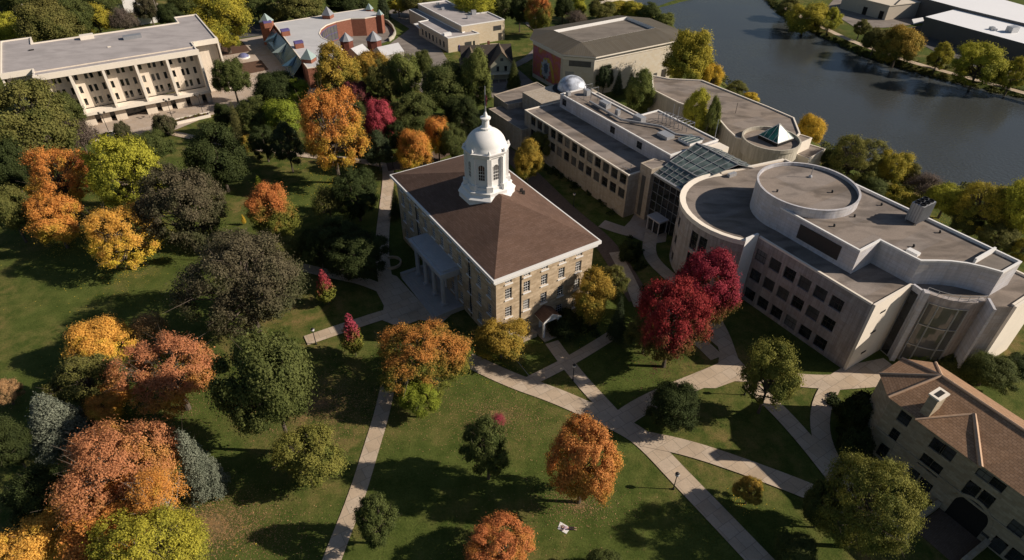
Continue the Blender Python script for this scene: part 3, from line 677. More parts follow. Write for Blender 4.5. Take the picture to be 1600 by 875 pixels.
# ---------------------------------------------------------------- round science building
rnd = thing('round_science_building', 'pale science building with a curved front, round rooftop drum and curved glass bay', 'building', (*ab(45, 92), 0))
arc = []
cA, cB, rA = 58.1, 86.0, 11.9
t0 = math.atan2(76.7-cB, 50.8-cA); t1 = math.atan2(4.5, 11.3)
NA = 16
for k in range(NA+1):
    t = t0+(t1-t0)*k/NA; arc.append((cA+rA*math.cos(t), cB+rA*math.sin(t)))
wl = MB()
# arc runs from the fin towards the atrium: in (a,b) terms outside is away from the centre
P_ = [ab(*p) for p in arc]
for k in range(NA):
    p0, p1 = P_[k+1], P_[k]
    L = (Vector(p1)-Vector(p0)).length
    if k in (7, 8, 10, 11, 12): winwall(rnd, wl, p0, p1, -2, 12.2, [L/2], [9.4, 5.6, 1.8], 1.15, 1.9, .25, nx=2, ny=2)
    elif k in (3, 4): winwall(rnd, wl, p0, p1, -2, 12.2, [L/2], [9.0, 4.6], 1.6, 3.6, .3, nx=2, ny=4)
    else: facade(wl, p0, p1, -2, 12.2, [])
for p0, p1 in ((ab(66.5, 105.5), ab(*arc[-1])), (ab(19.5, 105.5), ab(66.5, 105.5)), (ab(19.5, 96), ab(19.5, 105.5)), (ab(20.7, 94.2), ab(19.5, 96))):
    facade(wl, p0, p1, -6, 12.9, [])
S0, S1 = ab(50.9, 79.4), ab(30.2, 79.4)
winwall(rnd, wl, S0, S1, -2, 12.9, [1.8+2.83*k for k in range(6)], [9.75, 5.8, 1.75], 2.1, 2.2, .35, nx=3, ny=2)
wl.build('wall', M_PANEL, rnd)
band = MB()
for k in range(NA):
    a, b = offset_out([P_[k+1], P_[k], ab(cA, cB)], 0)[:2], None
bo = [ab(cA+(rA+.18)*math.cos(t0+(t1-t0)*k/NA), cB+(rA+.18)*math.sin(t0+(t1-t0)*k/NA)) for k in range(NA+1)]
bi = [ab(cA+(rA-.9)*math.cos(t0+(t1-t0)*k/NA), cB+(rA-.9)*math.sin(t0+(t1-t0)*k/NA)) for k in range(NA+1)]
for k in range(NA):
    band.face([(*bo[k+1], 12.1), (*bo[k], 12.1), (*bo[k], 12.95), (*bo[k+1], 12.95)]); band.face([(*bo[k+1], 12.95), (*bo[k], 12.95), (*bi[k], 12.75), (*bi[k+1], 12.75)])
    band.face([(*bo[k], 12.1), (*bo[k+1], 12.1), (*P_[k+1], 12.1), (*P_[k], 12.1)])
band.build('curved_parapet', M_FASC, rnd)
fin = MB(); fin.prism([ab(50.55, 76.3), ab(50.55, 79.4), ab(50.95, 79.4), ab(50.95, 76.7)], -2, 13.4, True); fin.build('fin_wall', M_WHITE, rnd)
fin = MB(); fin.prism([ab(30.2, 79.38), ab(29.8, 79.38), ab(29.8, 88.6), ab(30.2, 88.6)], -2, 13.1, True)
endw = fin.build('end_wall', M_FASC, rnd)
for z, b in ((10.4, 82.0), (6.4, 82.0), (2.2, 82.0)):
    s_ = MB(); s_.prism([ab(29.78, b), ab(29.74, b), ab(29.74, b+1.2), ab(29.78, b+1.2)], z, z+.35, True, True); s_.build('slit_window', M_DARK, endw)
RP = [ab(*p) for p in arc]+[ab(66.5, 105.5), ab(19.5, 105.5), ab(19.5, 96), ab(20.7, 94.1), ab(22.2, 93.8), ab(27.5, 88.7), ab(30.2, 88.5), ab(30.2, 79.4), ab(50.9, 79.4)]
MB().face([(*p, 12.72) for p in ccw(RP)]).build('lower_roof', M_GRAV, rnd)
ed = MB()
def edge(mb, pts, w, z0, z1):
    for p, q in zip(pts, pts[1:]):
        p, q = Vector(p), Vector(q); d = (q-p).normalized(); n = Vector((-d.y, d.x))*w/2
        mb.prism([p-n-d*w/2*.0, q-n, q+n, p+n], z0, z1, True, True)
edge(ed, [ab(50.4, 79.55), ab(30.4, 79.55)], .35, 12.7, 13.05); edge(ed, [ab(66.3, 105.3), ab(19.7, 105.3)], .35, 12.7, 13.05); edge(ed, [ab(19.7, 105.1), ab(19.7, 96.3)], .35, 12.7, 13.06); edge(ed, [ab(arc[-1][0]-.1, arc[-1][1]), ab(66.4, 105.1)], .5, 12.7, 13.06)
ed.build('coping', M_FASC, rnd)
# upper block with its high parapet walls
UP = [(52, 83.5), (36.5, 83.5), (36.6, 88.6), (30.4, 88.7), (29.2, 90.6), (28, 92.3), (26.5, 93.8), (24.8, 94.9), (22.7, 95.9), (22.6, 100.9), (49.3, 100.9), (52, 99)]
ub_ = MB(); U2 = ccw([ab(*p) for p in UP]); ub_.prism(U2, 12.5, 17, False); upper = ub_.build('upper_block', M_WPANEL, rnd)
flatroof(rnd, U2, 17.02, M_GRAV, M_WHITE, .45, .28, name='upper_roof')
bo_ = MB(); bo_.prism([ab(26.4, 95.2), ab(26.4, 100.6), ab(26.1, 100.6), ab(26.1, 95.2)], 16.5, 17.45, True); bo_.build('parapet_wall', M_WHITE, rnd)
dp = MB(); dp.prism([ab(25.9, 95.3), ab(25.9, 100.4), ab(23.1, 100.4), ab(23.1, 96.2)], 16.58, 16.6, True); dp.build('sunk_roof', M_FLAT, rnd)
lv = MB(); lv.prism([ab(46.6, 83.48), ab(39.2, 83.48), ab(39.2, 83.4), ab(46.6, 83.4)], 13.6, 16.1, True, True)
lv.build('louvre_panel', M_FRAME, rnd)
D_ = ab(52.1, 91.5)
dr = MB(); dr.lathe(D_, [(8.15, 12.6), (8.15, 18.0), (8.2, 18.0), (8.2, 18.15), (7.85, 18.15), (7.85, 17.6)], 72, cap=False); dr.build('drum', M_WPANEL, rnd)
dr = MB(); dr.lathe(D_, [(7.86, 17.55), (4, 17.5), (.01, 17.5)], 72); dr.build('drum_roof', M_GRAV, rnd)
ant = MB(); p_ = G(1266, 277, 17.5); ant.bar((p_.x, p_.y, 17.5), (p_.x, p_.y, 19.8), .07, 6); ant.lathe(xy(p_), [(.35, 17.5), (.3, 17.8), (.1, 17.9)], 8); ant.build('antenna', M_STEEL, rnd)
for x, y, z in ((1214, 300, 17.5), (1300, 301, 17.5), (1377, 321, 16.57), (1335, 339, 16.57), (1303, 354, 16.57), (1468, 364, 16.57), (1427, 386, 16.57), (1245, 318, 12.75)):
    v = G(x, y, z); MB().lathe(xy(v), [(.16, z), (.16, z+.35), (.22, z+.4), (.05, z+.5)], 8).build('roof_drain_vent', M_BLACK, rnd)
v = G(1426, 396, 16.57); MB().box((v.x, v.y, 16.57), (1.7, .9, .45), ANG_A).build('roof_hatch', M_WHITE, rnd)
v = G(1143, 275, 12.75); MB().box((v.x, v.y, 12.7), (1.8, .7, .7), R(30)).build('roof_hatch', M_STEEL, rnd)
# cooling unit: ribbed casing, slatted top
v = G(1431, 344, 16.57); cu = thing('cooling_unit', 'ribbed grey cooling unit with open fans on the roof of the round building', 'cooling unit', (v.x, v.y, 16.57))
ca = MB(); ca.box((v.x, v.y, 16.9), (3.3, 1.9, 3.0), ANG_B)
case = ca.build('casing', M_STEEL, cu)
rb_ = MB()
for k in range(9):
    for s in (-1, 1): u = -1.5+k*.375; rb_.box((v.x+BX[0]*u+AX[0]*s*.98, v.y+BX[1]*u+AX[1]*s*.98, 16.9), (.08, .08, 3.0), ANG_B)
for k in range(5):
    for s in (-1, 1): u = -.8+k*.4; rb_.box((v.x+AX[0]*u+BX[0]*s*1.68, v.y+AX[1]*u+BX[1]*s*1.68, 16.9), (.08, .08, 3.0), ANG_B)
rb_.build('rib', M_GREYM, cu)
for k in range(3):
    for s in (-.45, .45):
        u = -1.05+k*1.05; c = (v.x+BX[0]*u+AX[0]*s, v.y+BX[1]*u+AX[1]*s)
        f_ = MB(); f_.lathe(c, [(.42, 19.9), (.42, 20.15), (.34, 20.15), (.34, 19.95)], 14, cap=False); f_.lathe(c, [(.34, 19.97), (.02, 19.97)], 14); f_.build('fan', M_BLACK, cu)
lg = MB()
for s in (-1, 1):
    for q in (-1, 1): lg.box((v.x+BX[0]*1.5*s+AX[0]*.85*q, v.y+BX[1]*1.5*s+AX[1]*.85*q, 16.5), (.12, .12, .45), ANG_B)
lg.build('feet', M_GREYM, cu)
# curved glass bay
pA, pB = Vector(ab(27.7, 88.5)), Vector(ab(22.2, 93.8)); ch = pB-pA; nrm = Vector((ch.y, -ch.x)).normalized(); nrm = nrm if nrm.y < 0 else -nrm
def bay(t, k=0): return pA+ch*t+nrm*(1.1*(1-(2*t-1)**2)+k)
NB = 12; cw = MB(); gl = MB(); mu = MB()
for i in range(NB):
    a, b = bay(i/NB), bay((i+1)/NB)
    glass = 1 <= i < 9
    if glass:
        gl.face([(*a, .3), (*b, .3), (*b, 11.6), (*a, 11.6)]); cw.face([(*a, 11.6), (*b, 11.6), (*b, 13.0), (*a, 13.0)]); cw.face([(*a, -3), (*b, -3), (*b, .3), (*a, .3)])
    else: cw.face([(*a, -3), (*b, -3), (*b, 13.0), (*a, 13.0)])
    cw.face([(*a, 13.0), (*b, 13.0), (*(b-nrm*.9), 13.0), (*(a-nrm*.9), 13.0)])
    if glass:
        for z in (.3, 3.6, 7.6, 11.6):
            p, q = bay(i/NB, .05), bay((i+1)/NB, .05); mu.bar((*p, z), (*q, z), .09)
for i in (1, 3, 7, 9): p = bay(i/NB, .05); mu.bar((*p, .3), (*p, 11.6), .11)
cw.build('bay_wall', M_PANEL, rnd); gl.build('bay_glass', M_GLASS, rnd); mu.build('bay_glazing_bars', M_STEEL, rnd)
ra_ = MB()
for z in (13.4, 13.9):
    for i in range(NB): ra_.bar((*bay(i/NB, -.15), z), (*bay((i+1)/NB, -.15), z), .04)
for i in range(0, NB+1, 2): ra_.bar((*bay(i/NB, -.15), 13), (*bay(i/NB, -.15), 13.9), .04)
ra_.build('rail', M_STEEL, rnd)
pl = MB(); pl.prism([pA-ch.normalized()*.7, pA, pA+nrm*1.0, pA-ch.normalized()*.7+nrm*1.0], -3, 13.6, True); pl.prism([pB, pB+ch.normalized()*.35, pB+ch.normalized()*.35+nrm*2.6, pB+nrm*2.6], -3, 13.6, True)
pl.prism([ab(29.7, 88.2), ab(28.2, 87.9), ab(28.2, 88.3), ab(29.7, 88.6)], -3, 13.3, True)
pl.build('pier', M_WPANEL, rnd)
sg = MB(); sg.face([(*ab(29.6, 88.15), .2), (*ab(28.4, 87.85), .2), (*ab(28.4, 87.85), 12.4), (*ab(29.6, 88.15), 12.4)]); sg.build('side_glass', M_GLASS, rnd)
ew = MB(); ew.prism([ab(19.1, 96), ab(19.1, 105.6), ab(19.48, 105.6), ab(19.48, 96)], -3, 13.1, True); ew.build('end_wall', M_FASC, rnd)

# ---------------------------------------------------------------- library with deep concrete fins
LO = Vector(xy(G(52.8, 118.2, 15))); LU = Vector((math.cos(R(32.75)), math.sin(R(32.75)))); LV = Vector((-LU.y, LU.x)); LANG = R(32.75)
def Q(u, v, z=None):
    q = LO+LU*u+LV*v
    return (q.x, q.y) if z is None else (q.x, q.y, z)
lib = thing('library_building', 'long cream concrete library with deep fins, small paired windows and a pale flat roof', 'building', Q(18, 14, 0))
FU = [0, 7.1, 14.4, 21.9, 29.4, 37.4]; rec = 3.1
bays = MB()
for a, b in zip(FU, FU[1:]):
    winwall(lib, bays, Q(a, rec), Q(b, rec), 4.0, 15, [.95, 3.2, 4.4, 6.3], [12.2, 8.8, 5.6], .72, 1.8, .3, nx=1, ny=1)
# ends, back, wings
for p, q in ((Q(37.4, 0), Q(37.4, 7.2)), (Q(43.8, 9.0), Q(43.8, 35.4)), (Q(43.8, 35.4), Q(37.6, 35.4)), (Q(37.6, 35.4), Q(37.6, 29)), (Q(37.6, 29), Q(.3, 29)), (Q(.3, 29), Q(.3, 35.4)), (Q(.3, 35.4), Q(-6.8, 35.4)),
             (Q(-6.8, 35.4), Q(-6.8, 5.8)), (Q(-6.4, 7.4), Q(-.3, 7.4)), (Q(-.2, 7.2), Q(-.2, 0))):
    facade(bays, p, q, -.3, 14.6, [])
winwall(lib, bays, Q(37.6, 9.2), Q(43.6, 9.2), -.3, 14.6, [.7], [12.2, 8.8, 5.6], .5, 1.5, .3, nx=1, ny=1)
bays.build('wall', M_CONC, lib)
for i, u in enumerate(FU):
    f_ = MB(); f_.prism([Q(u-.3, -.25), Q(u+.3, -.25), Q(u+.3, rec), Q(u-.3, rec)], 3.2, 13.7, True); f_.prism([Q(u-.28, -.7), Q(u+.28, -.7), Q(u+.28, rec-.1), Q(u-.28, rec-.1)], 3.2, 4.6, True, True); f_.build('fin', M_FASC, lib)
fa = MB()
fa.prism([Q(-.4, -.3), Q(37.7, -.3), Q(37.7, .15), Q(-.4, .15)], 13.7, 15.0, True, True)
fa.prism([Q(37.7, 7.0), Q(44.2, 7.0), Q(44.2, 7.4), Q(37.7, 7.4)], 13.7, 15.0, True, True); fa.prism([Q(-7.1, 5.4), Q(-.4, 5.4), Q(-.4, 5.8), Q(-7.1, 5.8)], 13.7, 15.0, True, True)
fa.prism([Q(43.8, 7.4), Q(44.2, 7.4), Q(44.2, 9.2), Q(43.8, 9.2)], -.3, 15, True); fa.prism([Q(-7.1, 5.8), Q(-6.75, 5.8), Q(-6.75, 7.4), Q(-7.1, 7.4)], -.3, 15, True)
fa.build('fascia', M_FASC, lib)
bd = MB(); bd.prism([Q(-.3, -.8), Q(37.7, -.8), Q(37.7, .2), Q(-.3, .2)], 3.3, 4.0, True, True); bd.prism([Q(-.2, .2), Q(37.6, .2), Q(37.6, 2.45), Q(-.2, 2.45)], 3.6, 4.02, True, True); bd.build('floor_band', M_FASC, lib)
LR = [Q(-.2, 0), Q(37.4, 0), Q(37.4, 7.2), Q(44, 7.2), Q(44, 35.4), Q(37.6, 35.4), Q(37.6, 29), Q(.3, 29), Q(.3, 35.4), Q(-6.9, 35.4), Q(-6.9, 5.6), Q(-.2, 5.6)]
flatroof(lib, LR, 15.02, M_GRAVP, M_FASC, .3, .3)
for i, (a, b) in enumerate(zip(FU, FU[1:])):
    MB().prism([Q(a-1.1, .9), Q(a+1.5, .9), Q(a+1.5, 3.2), Q(a-1.1, 3.2)], -.2, 3.6, False).build('ground_floor_pier', M_CONC, lib)
    if i != 2: MB().prism([Q(a+2.7, 1.4), Q(b-2.3, 1.4), Q(b-2.3, 3.2), Q(a+2.7, 3.2)], -.2, 3.0, True).build('ground_floor_block', M_CONC, lib)
MB().prism([Q(36.3, .9), Q(37.7, .9), Q(37.7, 3.2), Q(36.3, 3.2)], -.2, 3.6, False).build('ground_floor_pier', M_CONC, lib)
gd = MB(); gd.face([(*Q(-.2, 3.4), 0), (*Q(37.5, 3.4), 0), (*Q(37.5, 3.4), 3.6), (*Q(-.2, 3.4), 3.6)]); gd.build('ground_floor_glass', M_GLASS, lib)
for (u, v, su, sv, h, m) in ((24.2, 20.5, 4.6, 2.0, .9, M_GREYM), (13.5, 26.6, 3.4, 1.9, 1.1, M_FASC), (17.8, 15.2, .8, .4, .25, M_FASC), (0, 23, 1.2, .5, .25, M_DARK)):
    MB().box((*Q(u, v), 14.7), (su, sv, h), LANG).build('rooftop_unit', m, lib)
sc_ = MB(); sc_.prism([Q(9.8, 29.2), Q(17, 29.2), Q(17, 31.6), Q(9.8, 31.6)], 9.5, 14.2, True); sc_.build('louvred_screen', M_BLUEM, lib)

# ---------------------------------------------------------------- theatre with a dark octagonal roof and a painted wall
the = thing('theatre_building', 'cream brick hall with dark octagonal roof and a painted mural on its shaded end', 'building', (28, 195, 0))
OCT = [(4.9, 192.5), (13.6, 178.1), (23, 176), (49.2, 191.5), (51.4, 202.2), (44.5, 214.5), (34.5, 217.5), (6.5, 201.5)]
FLT = [(12, 193.7), (19.3, 182.5), (42.9, 196.8), (36, 208.6)]
ring_ = [FLT[0], FLT[1], FLT[1], FLT[2], FLT[2], FLT[3], FLT[3], FLT[0]]
rf = MB()
for k in range(8):
    a, b = OCT[k], OCT[(k+1) % 8]; c, d = ring_[(k+1) % 8], ring_[k]
    pts = [(*a, 11.6), (*b, 11.6), (*c, 13.6)]+([(*d, 13.6)] if c != d else [])
    rf.face(pts)
rf.build('roof', M_DROOF, the)
MB().face([(*p, 12.7) for p in FLT]).build('sunk_roof', M_FLAT, the)
pr_ = MB()
for a, b in zip(FLT, FLT[1:]+FLT[:1]): pr_.face([(*b, 12.7), (*a, 12.7), (*a, 13.62), (*b, 13.62)])
pr_.build('inner_parapet', M_WHITE, the)
MB().prism(OCT, 11.2, 11.58, False, True).build('gutter', M_FASC, the)
W8 = inset(OCT, 1.0); MB().prism(W8, -6, 11.2, False).build('wall', M_THE, the)
MB().prism(inset(OCT, .85), 10.0, 10.7, True, True).build('eave_band', M_FASC, the)
def wall_panel(root, name, m, p, q, u0, u1, z0, z1, k=.04, n=None):
    p = Vector(p); q = Vector(q); d = (q-p).normalized(); nn = Vector((d.y, -d.x))
    a, b = p+d*u0+nn*k, p+d*u1+nn*k
    return MB().face([(*a, z0), (*b, z0), (*b, z1), (*a, z1)]).build(name, m, root)
W8 = ccw(W8); k0 = min(range(8), key=lambda i: (Vector(W8[i])-Vector((5.9, 192.4))).length)
wa, wb, wc, wd = W8[k0], W8[(k0+1) % 8], W8[(k0+2) % 8], W8[(k0+3) % 8]
Lm = (Vector(wb)-Vector(wa)).length
wall_panel(the, 'mural', M_MURAL, wa, wb, .2, Lm-1.2, 1.2, 9.8)
mw = MB()
P0_, P1_ = Vector(wa), Vector(wb); dm_ = (P1_-P0_).normalized(); nm_ = Vector((dm_.y, -dm_.x))
def mp(u, z, k=.07): q = P0_+dm_*u+nm_*k; return (q.x, q.y, z)
for cx_, cz_, sc, col, kk in ((7.2, 4.0, 1.0, 'pale', .07), (7.4, 4.6, .52, 'slate', .09)):
    pts = []
    for k in range(22):
        t = 2*math.pi*k/22; r_ = (2.6 if k % 2 else 1.9)*sc*(1.25 if math.sin(t) > .3 else 1)
        pts.append(mp(cx_+r_*.95*math.cos(t), cz_+r_*1.15*math.sin(t), kk))
    MB().face(pts).build('painted_shape', mat('mural_'+col, (.42, .42, .43) if col == 'pale' else (.10, .12, .16), var=.3, scale=1), the)
pts = [mp(4.2, 2.0, .06), mp(5.2, 1.6, .06), mp(5.6, 4, .06), mp(6.4, 6.8, .06), mp(7.4, 7.4, .06), mp(8.6, 6.6, .06), mp(9.6, 5.6, .06), mp(10.6, 3.0, .06), mp(11.4, 1.4, .06), mp(12.2, 1.8, .06), mp(11.4, 4.8, .06), mp(10.0, 7.4, .06), mp(8.6, 8.1, .06), mp(6.2, 7.6, .06), mp(4.6, 5.2, .06)]
MB().face(pts).build('painted_shape', mat('mural_gold', (.50, .34, .06), var=.3, scale=1), the)
Le = (Vector(wc)-Vector(wb)).length
wall_panel(the, 'window_strip', M_GLASS, wb, wc, 1.6, Le-.9, 8.2, 9.8); wall_panel(the, 'louvre_panel', M_GREYM, wb, wc, .7, 3.2, 3.2, 6.6)
Ls = (Vector(wd)-Vector(wc)).length
for k in range(4): wall_panel(the, 'window', M_GLASS, wc, wd, Ls-14.5+k*2.6, Ls-13.1+k*2.6, 1.2, 2.6)
wall_panel(the, 'door', M_FRAME, wc, wd, Ls-3.6, Ls-1.6, 0, 3.2)

# ---------------------------------------------------------------- campus centre by the river with round turret
uni = thing('riverside_centre', 'concrete riverside building with a wide stained roof and a round turret', 'building', (*xy(G(1150, 190, 9)), 0))
UPX = [(1018.5, 117), (1046, 122.5), (1097, 125), (1200, 166), (1240.8, 183.5), (1250.4, 208), (1236, 222), (1180, 222), (1150, 214), (1136, 201), (1118, 180), (1060, 160), (1020, 140)]
UPo = [xy(G(*p, 9)) for p in UPX]
MB().prism(UPo, -7, 9, False).build('wall', M_UNION, uni); flatroof(uni, UPo, 9.02, M_GRAV, M_FASC, .3, .3)
TC = (57.0, 128.6)
tr = MB(); tr.lathe(TC, [(5.2, -6), (5.2, 6.0), (6.0, 6.4), (6.0, 9.0), (6.25, 9.1), (6.25, 9.9), (5.9, 9.9), (5.9, 8.8)], 48, cap=False); tr.build('turret', M_UNION, uni)
tr = MB(); tr.lathe(TC, [(5.92, 9.07), (.01, 9.07)], 48); tr.build('turret_roof', M_GRAV, uni)
pc = Vector(xy(G(1212, 215, 9.6))); py = MB(); bs = 2.6; ap = (pc.x, pc.y, 12.9)
cn = [(pc.x+AX[0]*bs*i+BX[0]*bs*j, pc.y+AX[1]*bs*i+BX[1]*bs*j, 9.9) for i, j in ((-1, -1), (-1, 1), (1, 1), (1, -1))]
for a, b in zip(cn, cn[1:]+cn[:1]): py.face([a, b, ap])
pys = py.build('pyramid_skylight', M_GLASST, uni)
br_ = MB()
for a, b in zip(cn, cn[1:]+cn[:1]):
    br_.bar(a, ap, .09); br_.bar(a, b, .09)
    for t in (.25, .5, .75): m_ = Vector(a).lerp(Vector(b), t); e2 = Vector(ap).lerp(Vector(b if t > .5 else a), abs(t-.5)*2) if t != .5 else Vector(ap); br_.bar(m_, e2, .045)
br_.build('glazing_bars', M_WHITE, pys)
cb_ = MB(); cb_.prism([p[:2] for p in cn], 9.0, 9.88, False); cb_.build('skylight_curb', M_DARK, uni)
for k in range(9):
    t = R(205+k*11); MB().box((TC[0]+5.22*math.cos(t), TC[1]+5.22*math.sin(t), 2.2), (.08, .6, 2.4), t).build('window', M_GLASS, uni)
for px, z in (([(1246, 208), (1269, 215.4), (1246, 226), (1236, 219)], 8.6), ([(1262, 224), (1289.8, 232.5), (1264, 248), (1244, 240)], 6.2)):
    P_w = [xy(G(*p, z)) for p in px]; MB().prism(P_w, -7, z, False).build('stair_block', M_FASC, uni); flatroof(uni, P_w, z+.01, M_GRAV, M_FASC, .2, .2, name='stair_roof')
en = MB()
for k in range(4): v = G(1196+k*9, 252-k*1.2, 2); en.bar((v.x, v.y, -2), (v.x+.5, v.y+1, 5.5), .12)
v0, v1 = G(1190, 243, 5), G(1236, 236, 5); en.bar(v0, v1, .14); en.bar(v0+Vector((.3, 1.4, 0)), v1+Vector((.3, 1.4, 0)), .14); en.build('entrance_frame', M_WHITE, uni)
am = MB(); v = G(1149, 177, 8.8); am.bar(v, v+Vector((0, 0, 2.6)), .06); am.build('antenna', M_BLACK, uni)

# ---------------------------------------------------------------- flat beige brick hall and the dark gabled house
bei = thing('beige_brick_hall', 'flat roofed beige brick hall stepping up from a low front wing', 'building', (*xy(G(720, 40, 4)), 0))
def cb(x, y): return (620+x/5.833, y/5.833)
P1 = [xy(G(*p, 6.9)) for p in (cb(190, 32), cb(590, 236), cb(982, 176), cb(830, 105), cb(690, 122), cb(450, 0))]
MB().prism(P1, -.2, 6.9, False).build('wall', M_BEIGE, bei); flatroof(bei, P1, 6.92, M_GRAVP, M_WHITE, .35, .35)
P2 = [xy(G(*p, 4.9)) for p in (cb(110, 86), cb(170, 74), cb(600, 290), cb(672, 268), cb(752, 300), cb(465, 346), cb(195, 196), cb(285, 178))]
MB().prism(P2, -.2, 4.9, False).build('front_wing', M_BEIGE, bei); flatroof(bei, P2, 4.92, M_GRAVP, M_WHITE, .3, .3, name='wing_roof')
cp_ = MB(); c_ = [xy(G(*p, 3.2)) for p in (cb(152, 215), cb(205, 205), cb(258, 242), cb(210, 258))]; cp_.prism(c_, 2.9, 3.2, True, True); cp_.build('canopy', M_WHITE, bei)
c_ = [xy(G(*p, 3.4)) for p in (cb(570, 335), cb(690, 312), cb(708, 340), cb(590, 362))]; MB().prism(c_, 3.1, 3.4, True, True).build('canopy', M_WHITE, bei)
def pxpanel(root, name, m, px, z0, z1, k=.05):
    """flat panel on the wall between two photo columns; px = base points on the ground line of that wall"""
    a, b = Vector(px[0]), Vector(px[1]); d = (b-a).normalized(); n = Vector((d.y, -d.x)); n = n if n.y < 0 else -n
    a, b = a+n*k, b+n*k
    return MB().face([(*a, z0), (*b, z0), (*b, z1), (*a, z1)]).build(name, m, root)
w0_, w1_ = Vector(P1[1]), Vector(P1[2])
pxpanel(bei, 'window', M_GLASS, (w0_.lerp(w1_, .73), w0_.lerp(w1_, .92)), 3.6, 5.2); pxpanel(bei, 'door', M_FRAME, (w0_.lerp(w1_, .85), w0_.lerp(w1_, .93)), 0, 2.6)
w0_, w1_ = Vector(P2[5]), Vector(P2[4])
pxpanel(bei, 'door', M_GLASS, (w0_.lerp(w1_, .52), w0_.lerp(w1_, .74)), 0, 2.6); pxpanel(bei, 'door', M_GLASS, (w0_.lerp(w1_, .79), w0_.lerp(w1_, .85)), 0, 2.6)
w0_, w1_ = Vector(P2[6]), Vector(P2[5])
for k in range(7): pxpanel(bei, 'window', M_GLASS, (w0_.lerp(w1_, .12+k*.12), w0_.lerp(w1_, .16+k*.12)), 1.0, 3.0)
for x, y, s in ((375, 45, 1), (420, 88, 1), (655, 168, 1.2), (700, 130, 1.6), (610, 112, .5), (425, 8, 1.3)):
    v = G(*cb(x, y), 6.6); MB().box((v.x, v.y, 6.55), (s, s*.8, s*.9), .4).build('rooftop_unit', M_STEEL, bei)
v = G(*cb(460, 315), 4.9); MB().box((v.x, v.y, 4.6), (2.6, 1.4, .9), .5).build('rooftop_unit', M_WHITE, bei)
sg_ = G(*cb(570, 465)); so = MB(); so.box((sg_.x, sg_.y, 0), (.5, .5, 1.4), .3); so.lathe((sg_.x, sg_.y), [(.28, 1.4), (.34, 1.9), (.1, 2.1)], 10)
tag(so.build('litter_bin', M_PURP, loc=(sg_.x, sg_.y, 0)), 'small dark blue bin in front of the low beige wing', 'bin')
rw = MB(); pts = [G(*cb(*p)) for p in ((750, 440), (830, 425), (905, 420), (960, 428), (985, 455))]
for a, b in zip(pts, pts[1:]): d = (b-a).normalized(); n = Vector((-d.y, d.x, 0))*.2; rw.prism([(a-n)[:2], (b-n)[:2], (b+n)[:2], (a+n)[:2]], -.1, .9, True)
tag(rw.build('curved_retaining_wall', M_BEIGE, loc=pts[0]), 'low pale curved wall in front of the beige brick hall', 'wall')

def gable(root, p0, p1, half, ze, zr, mroof, mwall, over=.4, name='roof', z0=-.2, wall=True):
    """gabled block: ridge above the line p0-p1, half width half"""
    p0, p1 = Vector(p0), Vector(p1); d = (p1-p0).normalized(); n = Vector((-d.y, d.x)); q0, q1 = p0-d*over, p1+d*over; k = (zr-ze)/half*over
    mb = MB()
    for s in (-1, 1):
        f = [(*(q0+n*s*(half+over)), ze-k), (*(q1+n*s*(half+over)), ze-k), (*q1, zr), (*q0, zr)]; mb.face(f if s < 0 else f[::-1])
        f2 = [(x, y, z-.18) for x, y, z in f]; mb.face(f2[::-1] if s < 0 else f2)
        mb.face([f[0], f[1], f2[1], f2[0]]); mb.face([f[1], f[2], f2[2], f2[1]]); mb.face([f[3], f[0], f2[0], f2[3]])
    r = mb.build(name, mroof, root)
    if wall:
        wb_ = MB(); a, b, c, e_ = p0-n*half, p1-n*half, p1+n*half, p0+n*half; wb_.prism([a, b, c, e_], z0, ze, False)
        for x, y, pk in ((a, e_, p0), (b, c, p1)): wb_.face([(*x, ze), (*y, ze), (*pk, zr-.1)])
        wb_.build('wall', mwall, root)
    return r
hou = thing('gabled_house', 'dark shingled house with steep cross gables and a pale green gable end', 'house', (*xy(G(765, 115)), 0))
hc = Vector(xy(G(757, 112))); hd = Vector((math.cos(R(8)), math.sin(R(8)))); hn = Vector((-hd.y, hd.x))
gable(hou, hc-hd*7, hc+hd*8, 4.6, 5.2, 8.4, M_DKHOUSE, M_DKHOUSE)
M_SHG = mat('grey_brown_shingle', (.16, .125, .09), rough=.9, var=.12, scale=.5, brick=(.6, .25, .02, .85, .75))
gable(hou, hc-hd*4.4-hn*6.4, hc-hd*4.4, 2.9, 4.8, 8.2, M_SHG, M_DKHOUSE, .6, 'gable_roof')
gable(hou, hc+hd*4.6-hn*7.4, hc+hd*4.6, 3.4, 4.8, 8.6, M_SHG, M_HOUSEW, .6, 'gable_roof')
b_ = hc+hd*4.6-hn*7.4
for u, z, w_, h_ in ((0, 5.6, .9, .9), (-1.2, 2.6, .8, 1.5), (1.2, 2.6, .8, 1.5)):
    a = b_+hd*(u-w_/2)-hn*.05; c = b_+hd*(u+w_/2)-hn*.05; MB().face([(*a, z), (*c, z), (*c, z+h_), (*a, z+h_)]).build('window', M_GLASS, hou)
MB().box((*(hc+hd*1.5+hn*.6), 7.6), (.7, .7, 1.6), .2).build('chimney', M_BRICK, hou)
pf = MB(); pf.prism([b_-hd*3.8-hn*2.4, b_+hd*3.8-hn*2.4, b_+hd*3.8-hn*.1, b_-hd*3.8-hn*.1], 2.3, 2.45, True, True)
for u in (-3.5, -1.2, 1.2, 3.5): q_ = b_+hd*u-hn*2.2; pf.box((q_.x, q_.y, 0), (.16, .16, 2.3))
pf.build('porch', M_HOUSEW, hou)

